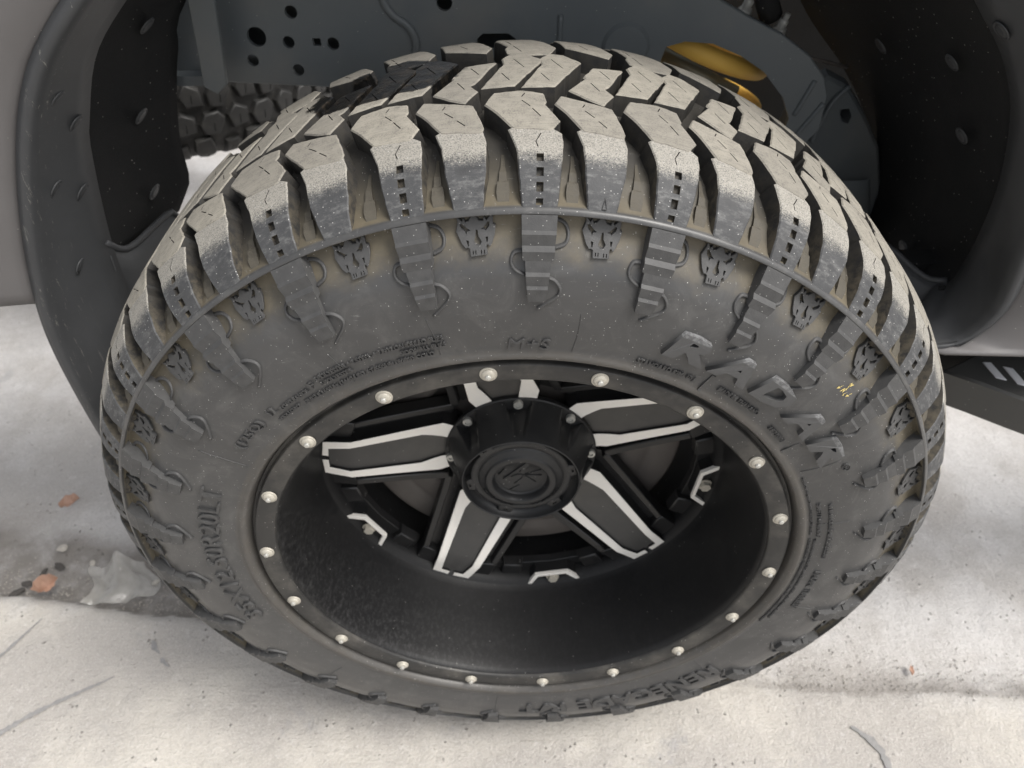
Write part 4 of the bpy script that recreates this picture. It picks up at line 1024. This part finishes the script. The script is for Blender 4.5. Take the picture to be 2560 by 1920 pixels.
K2 = [knob([(-.018, szc - .085), (.008, szc - .088), (.022, szc - .06), (.012, szc - .045), (-.012, szc - .048), (-.024, szc - .066)]), knob([(-.014, szc - .082), (.016, szc - .078), (.018, szc - .052), (-.004, szc - .040), (-.020, szc - .056)])]
K3 = [knob([(-.020, szc - .035), (.004, szc - .038), (.020, szc - .012), (.014, szc + .010), (-.010, szc + .006), (-.022, szc - .012)]), knob([(-.012, szc - .030), (.018, szc - .030), (.016, szc - .002), (-.006, szc + .012), (-.020, szc - .008)])]
mir = lambda me_list, nm: me_list
for i in range(52):
    a = 360 * i / 52
    if not (-70 < ((a + 180) % 360 - 180) < 100): continue
    for j, K in enumerate((K1, K2, K3)):
        o = link('tread_knob', K[i % 2], SPC); o.rotation_euler = (0, 0, rad(a + j * 3.1))
for i in range(52):
    a = 360 * i / 52
    if not (-70 < ((a + 180) % 360 - 180) < 100): continue
    for j, K in enumerate((K1, K2)):
        o = link('tread_knob', K[(i + 1) % 2], SPC); o.rotation_euler = (math.pi, 0, rad(180 + a + j * 3.1 + 2)); o.location = (0, 0, 2 * szc)

# ------------------------------------------------------------------ litter on the ground
def leaf(name, loc, size, rot, curl, label, seed, folded=0.0):
    rnd = random.Random(seed); mb = MB(); rows = []
    for i in range(9):
        u = i / 8; wd = (min(1, u * 1.9 + .04) * (1.04 - u) ** .45) * size * .40
        rows.append([Vector(((u - .5) * size + .03 * size * rnd.uniform(-1, 1), v * wd * (1 + .30 * rnd.uniform(-1, 1)), (abs(v) ** 1.2) * curl * size * (.45 if v < 0 else 1) * (1 - folded * (v < 0)) + .03 * size * rnd.uniform(-1, 1) + .25 * curl * size * u * u)) for v in (-1, -.5, 0, .5, 1)])
    o = link(name, grid_sheet(rows, smooth=False).mesh(name, [M['leaf']]), None, loc); o.rotation_euler = rot; solid(o, .0006)
    return tag(o, label, 'leaf', 'dry leaf scraps on the concrete')
leaf('dry_leaf', (-.824, .424, .004), .034, (rad(6), rad(-8), rad(28)), .35, 'small flat orange dry leaf scrap lying alone on pale concrete', 1)
leaf('dry_leaf', (-.782, .250, .004), .036, (rad(20), rad(-12), rad(38)), .75, 'curled orange dry leaf in the dirty gutter beside the clear wrapper', 2, .4)
leaf('dry_leaf', (.585, .101, .002), .014, (rad(4), rad(0), rad(75)), .3, 'tiny orange leaf fleck on the concrete seam right of the tyre', 3)
def wrapper():
    mb = MB(); rows = []; n = 16
    for i in range(n):
        u = i / (n - 1); r_ = []
        for j in range(n):
            v = j / (n - 1)
            x = (u - .5) * .11 * (1 - .25 * v) + .012 * math.sin(v * 5); y = (v - .5) * .085 * (1 - .3 * abs(u - .5))
            z = .003 + .030 * max(0, 1 - abs(u - .30 - .25 * v) * 3.2) * (.35 + .65 * v) + .010 * max(0, 1 - abs(u - .78 + .2 * v) * 6) + .004 * abs(noise.noise((u * 5, v * 5, 2))) + .016 * max(0, .14 - u) / .14
            r_.append(Vector((x, y, z)))
        rows.append(r_)
    return grid_sheet(rows).mesh('plastic_wrapper', [M['wrap']])
o = link('plastic_wrapper', wrapper(), None, (-.668, .262, -.010)); o.rotation_euler = (0, 0, rad(12))
tag(o, 'crumpled clear plastic wrapper in the gutter left of the tyre', 'wrapper')
def pebble_mesh(seed):
    rnd = random.Random(seed); bm = bmesh.new(); bmesh.ops.create_icosphere(bm, subdivisions=2, radius=1)
    for v in bm.verts: v.co *= 1 + .35 * noise.noise(v.co * 1.3 + Vector((seed, 0, 0)))
    for v in bm.verts: v.co.z *= .6
    me = bpy.data.meshes.new('pebble'); bm.to_mesh(me); bm.free(); return me
PB = [pebble_mesh(i * 3.7) for i in range(4)]
for me in PB: me.materials.append(M['pebble'])
CLD = [pebble_mesh(20 + i * 5.1) for i in range(3)]
for me in CLD: me.materials.append(M['clod'])
for i, (x, y, s_) in enumerate([(-.832, .262, .010), (-.815, .285, .008), (-.792, .296, .011), (-.84, .246, .012)]):
    o = link('dirt_clump', CLD[i % 3], None, (x, y, -.011 + s_ * .1)); o.scale = (s_ * 1.1, s_ * .55, s_ * .5); o.rotation_euler = (0, 0, i * 1.3)
    tag(o, ('black dirt crumb just left of the curled leaf', 'small black dirt crumb above and left of the curled leaf', 'black dirt crumb directly above the curled leaf, nearest the wrapper', 'leftmost black dirt crumb on the pale gutter edge')[i], 'dirt', 'dirt crumbs beside the curled leaf')
for i, (x, y, s_, lab) in enumerate([(-.800, .330, .007, 'pale pebble on the dirty band above the gutter at far left'), (-.735, .300, .005, 'small pale pebble between the curled leaf and the wrapper'), (-.612, .262, .005, 'small pale pebble touching the right end of the wrapper'), (-.33, .152, .004, 'tiny pebble on the slab edge close to the tyre foot')]):
    o = link('pebble', PB[i % 4], None, (x, y, -.006 + s_ * .3)); o.scale = (s_ * 1.3, s_, s_ * .8); o.rotation_euler = (0, 0, i * 2.1); tag(o, lab, 'pebble', 'loose pebbles')
# sand grains along the seam: too small to count
mb = MB()
for i in range(1500):
    x = random.choice((random.uniform(.28, .95), random.uniform(-.95, -.45))); s_ = abs(random.gauss(.02, .03))
    y = seam_y(x) + s_; r_ = random.uniform(.0006, .0019); zz = -.004 if x > 0 else -.012
    b = len(mb.v)
    for d in ((1, 0, 0), (-.5, .87, 0), (-.5, -.87, 0), (0, 0, 1.1)): mb.vert((x + d[0] * r_ * random.uniform(.7, 1.3), y + d[1] * r_, zz + .0006 + d[2] * r_ + s_ * (.05 if x < 0 else .02)))
    for f in ((0, 1, 3), (1, 2, 3), (2, 0, 3)): mb.face([b + k for k in f])
o = link('sand', mb.mesh('sand', [M['pebble']])); o['kind'] = 'stuff'; o['label'] = 'loose sand grains along the concrete seam'; o['category'] = 'sand'
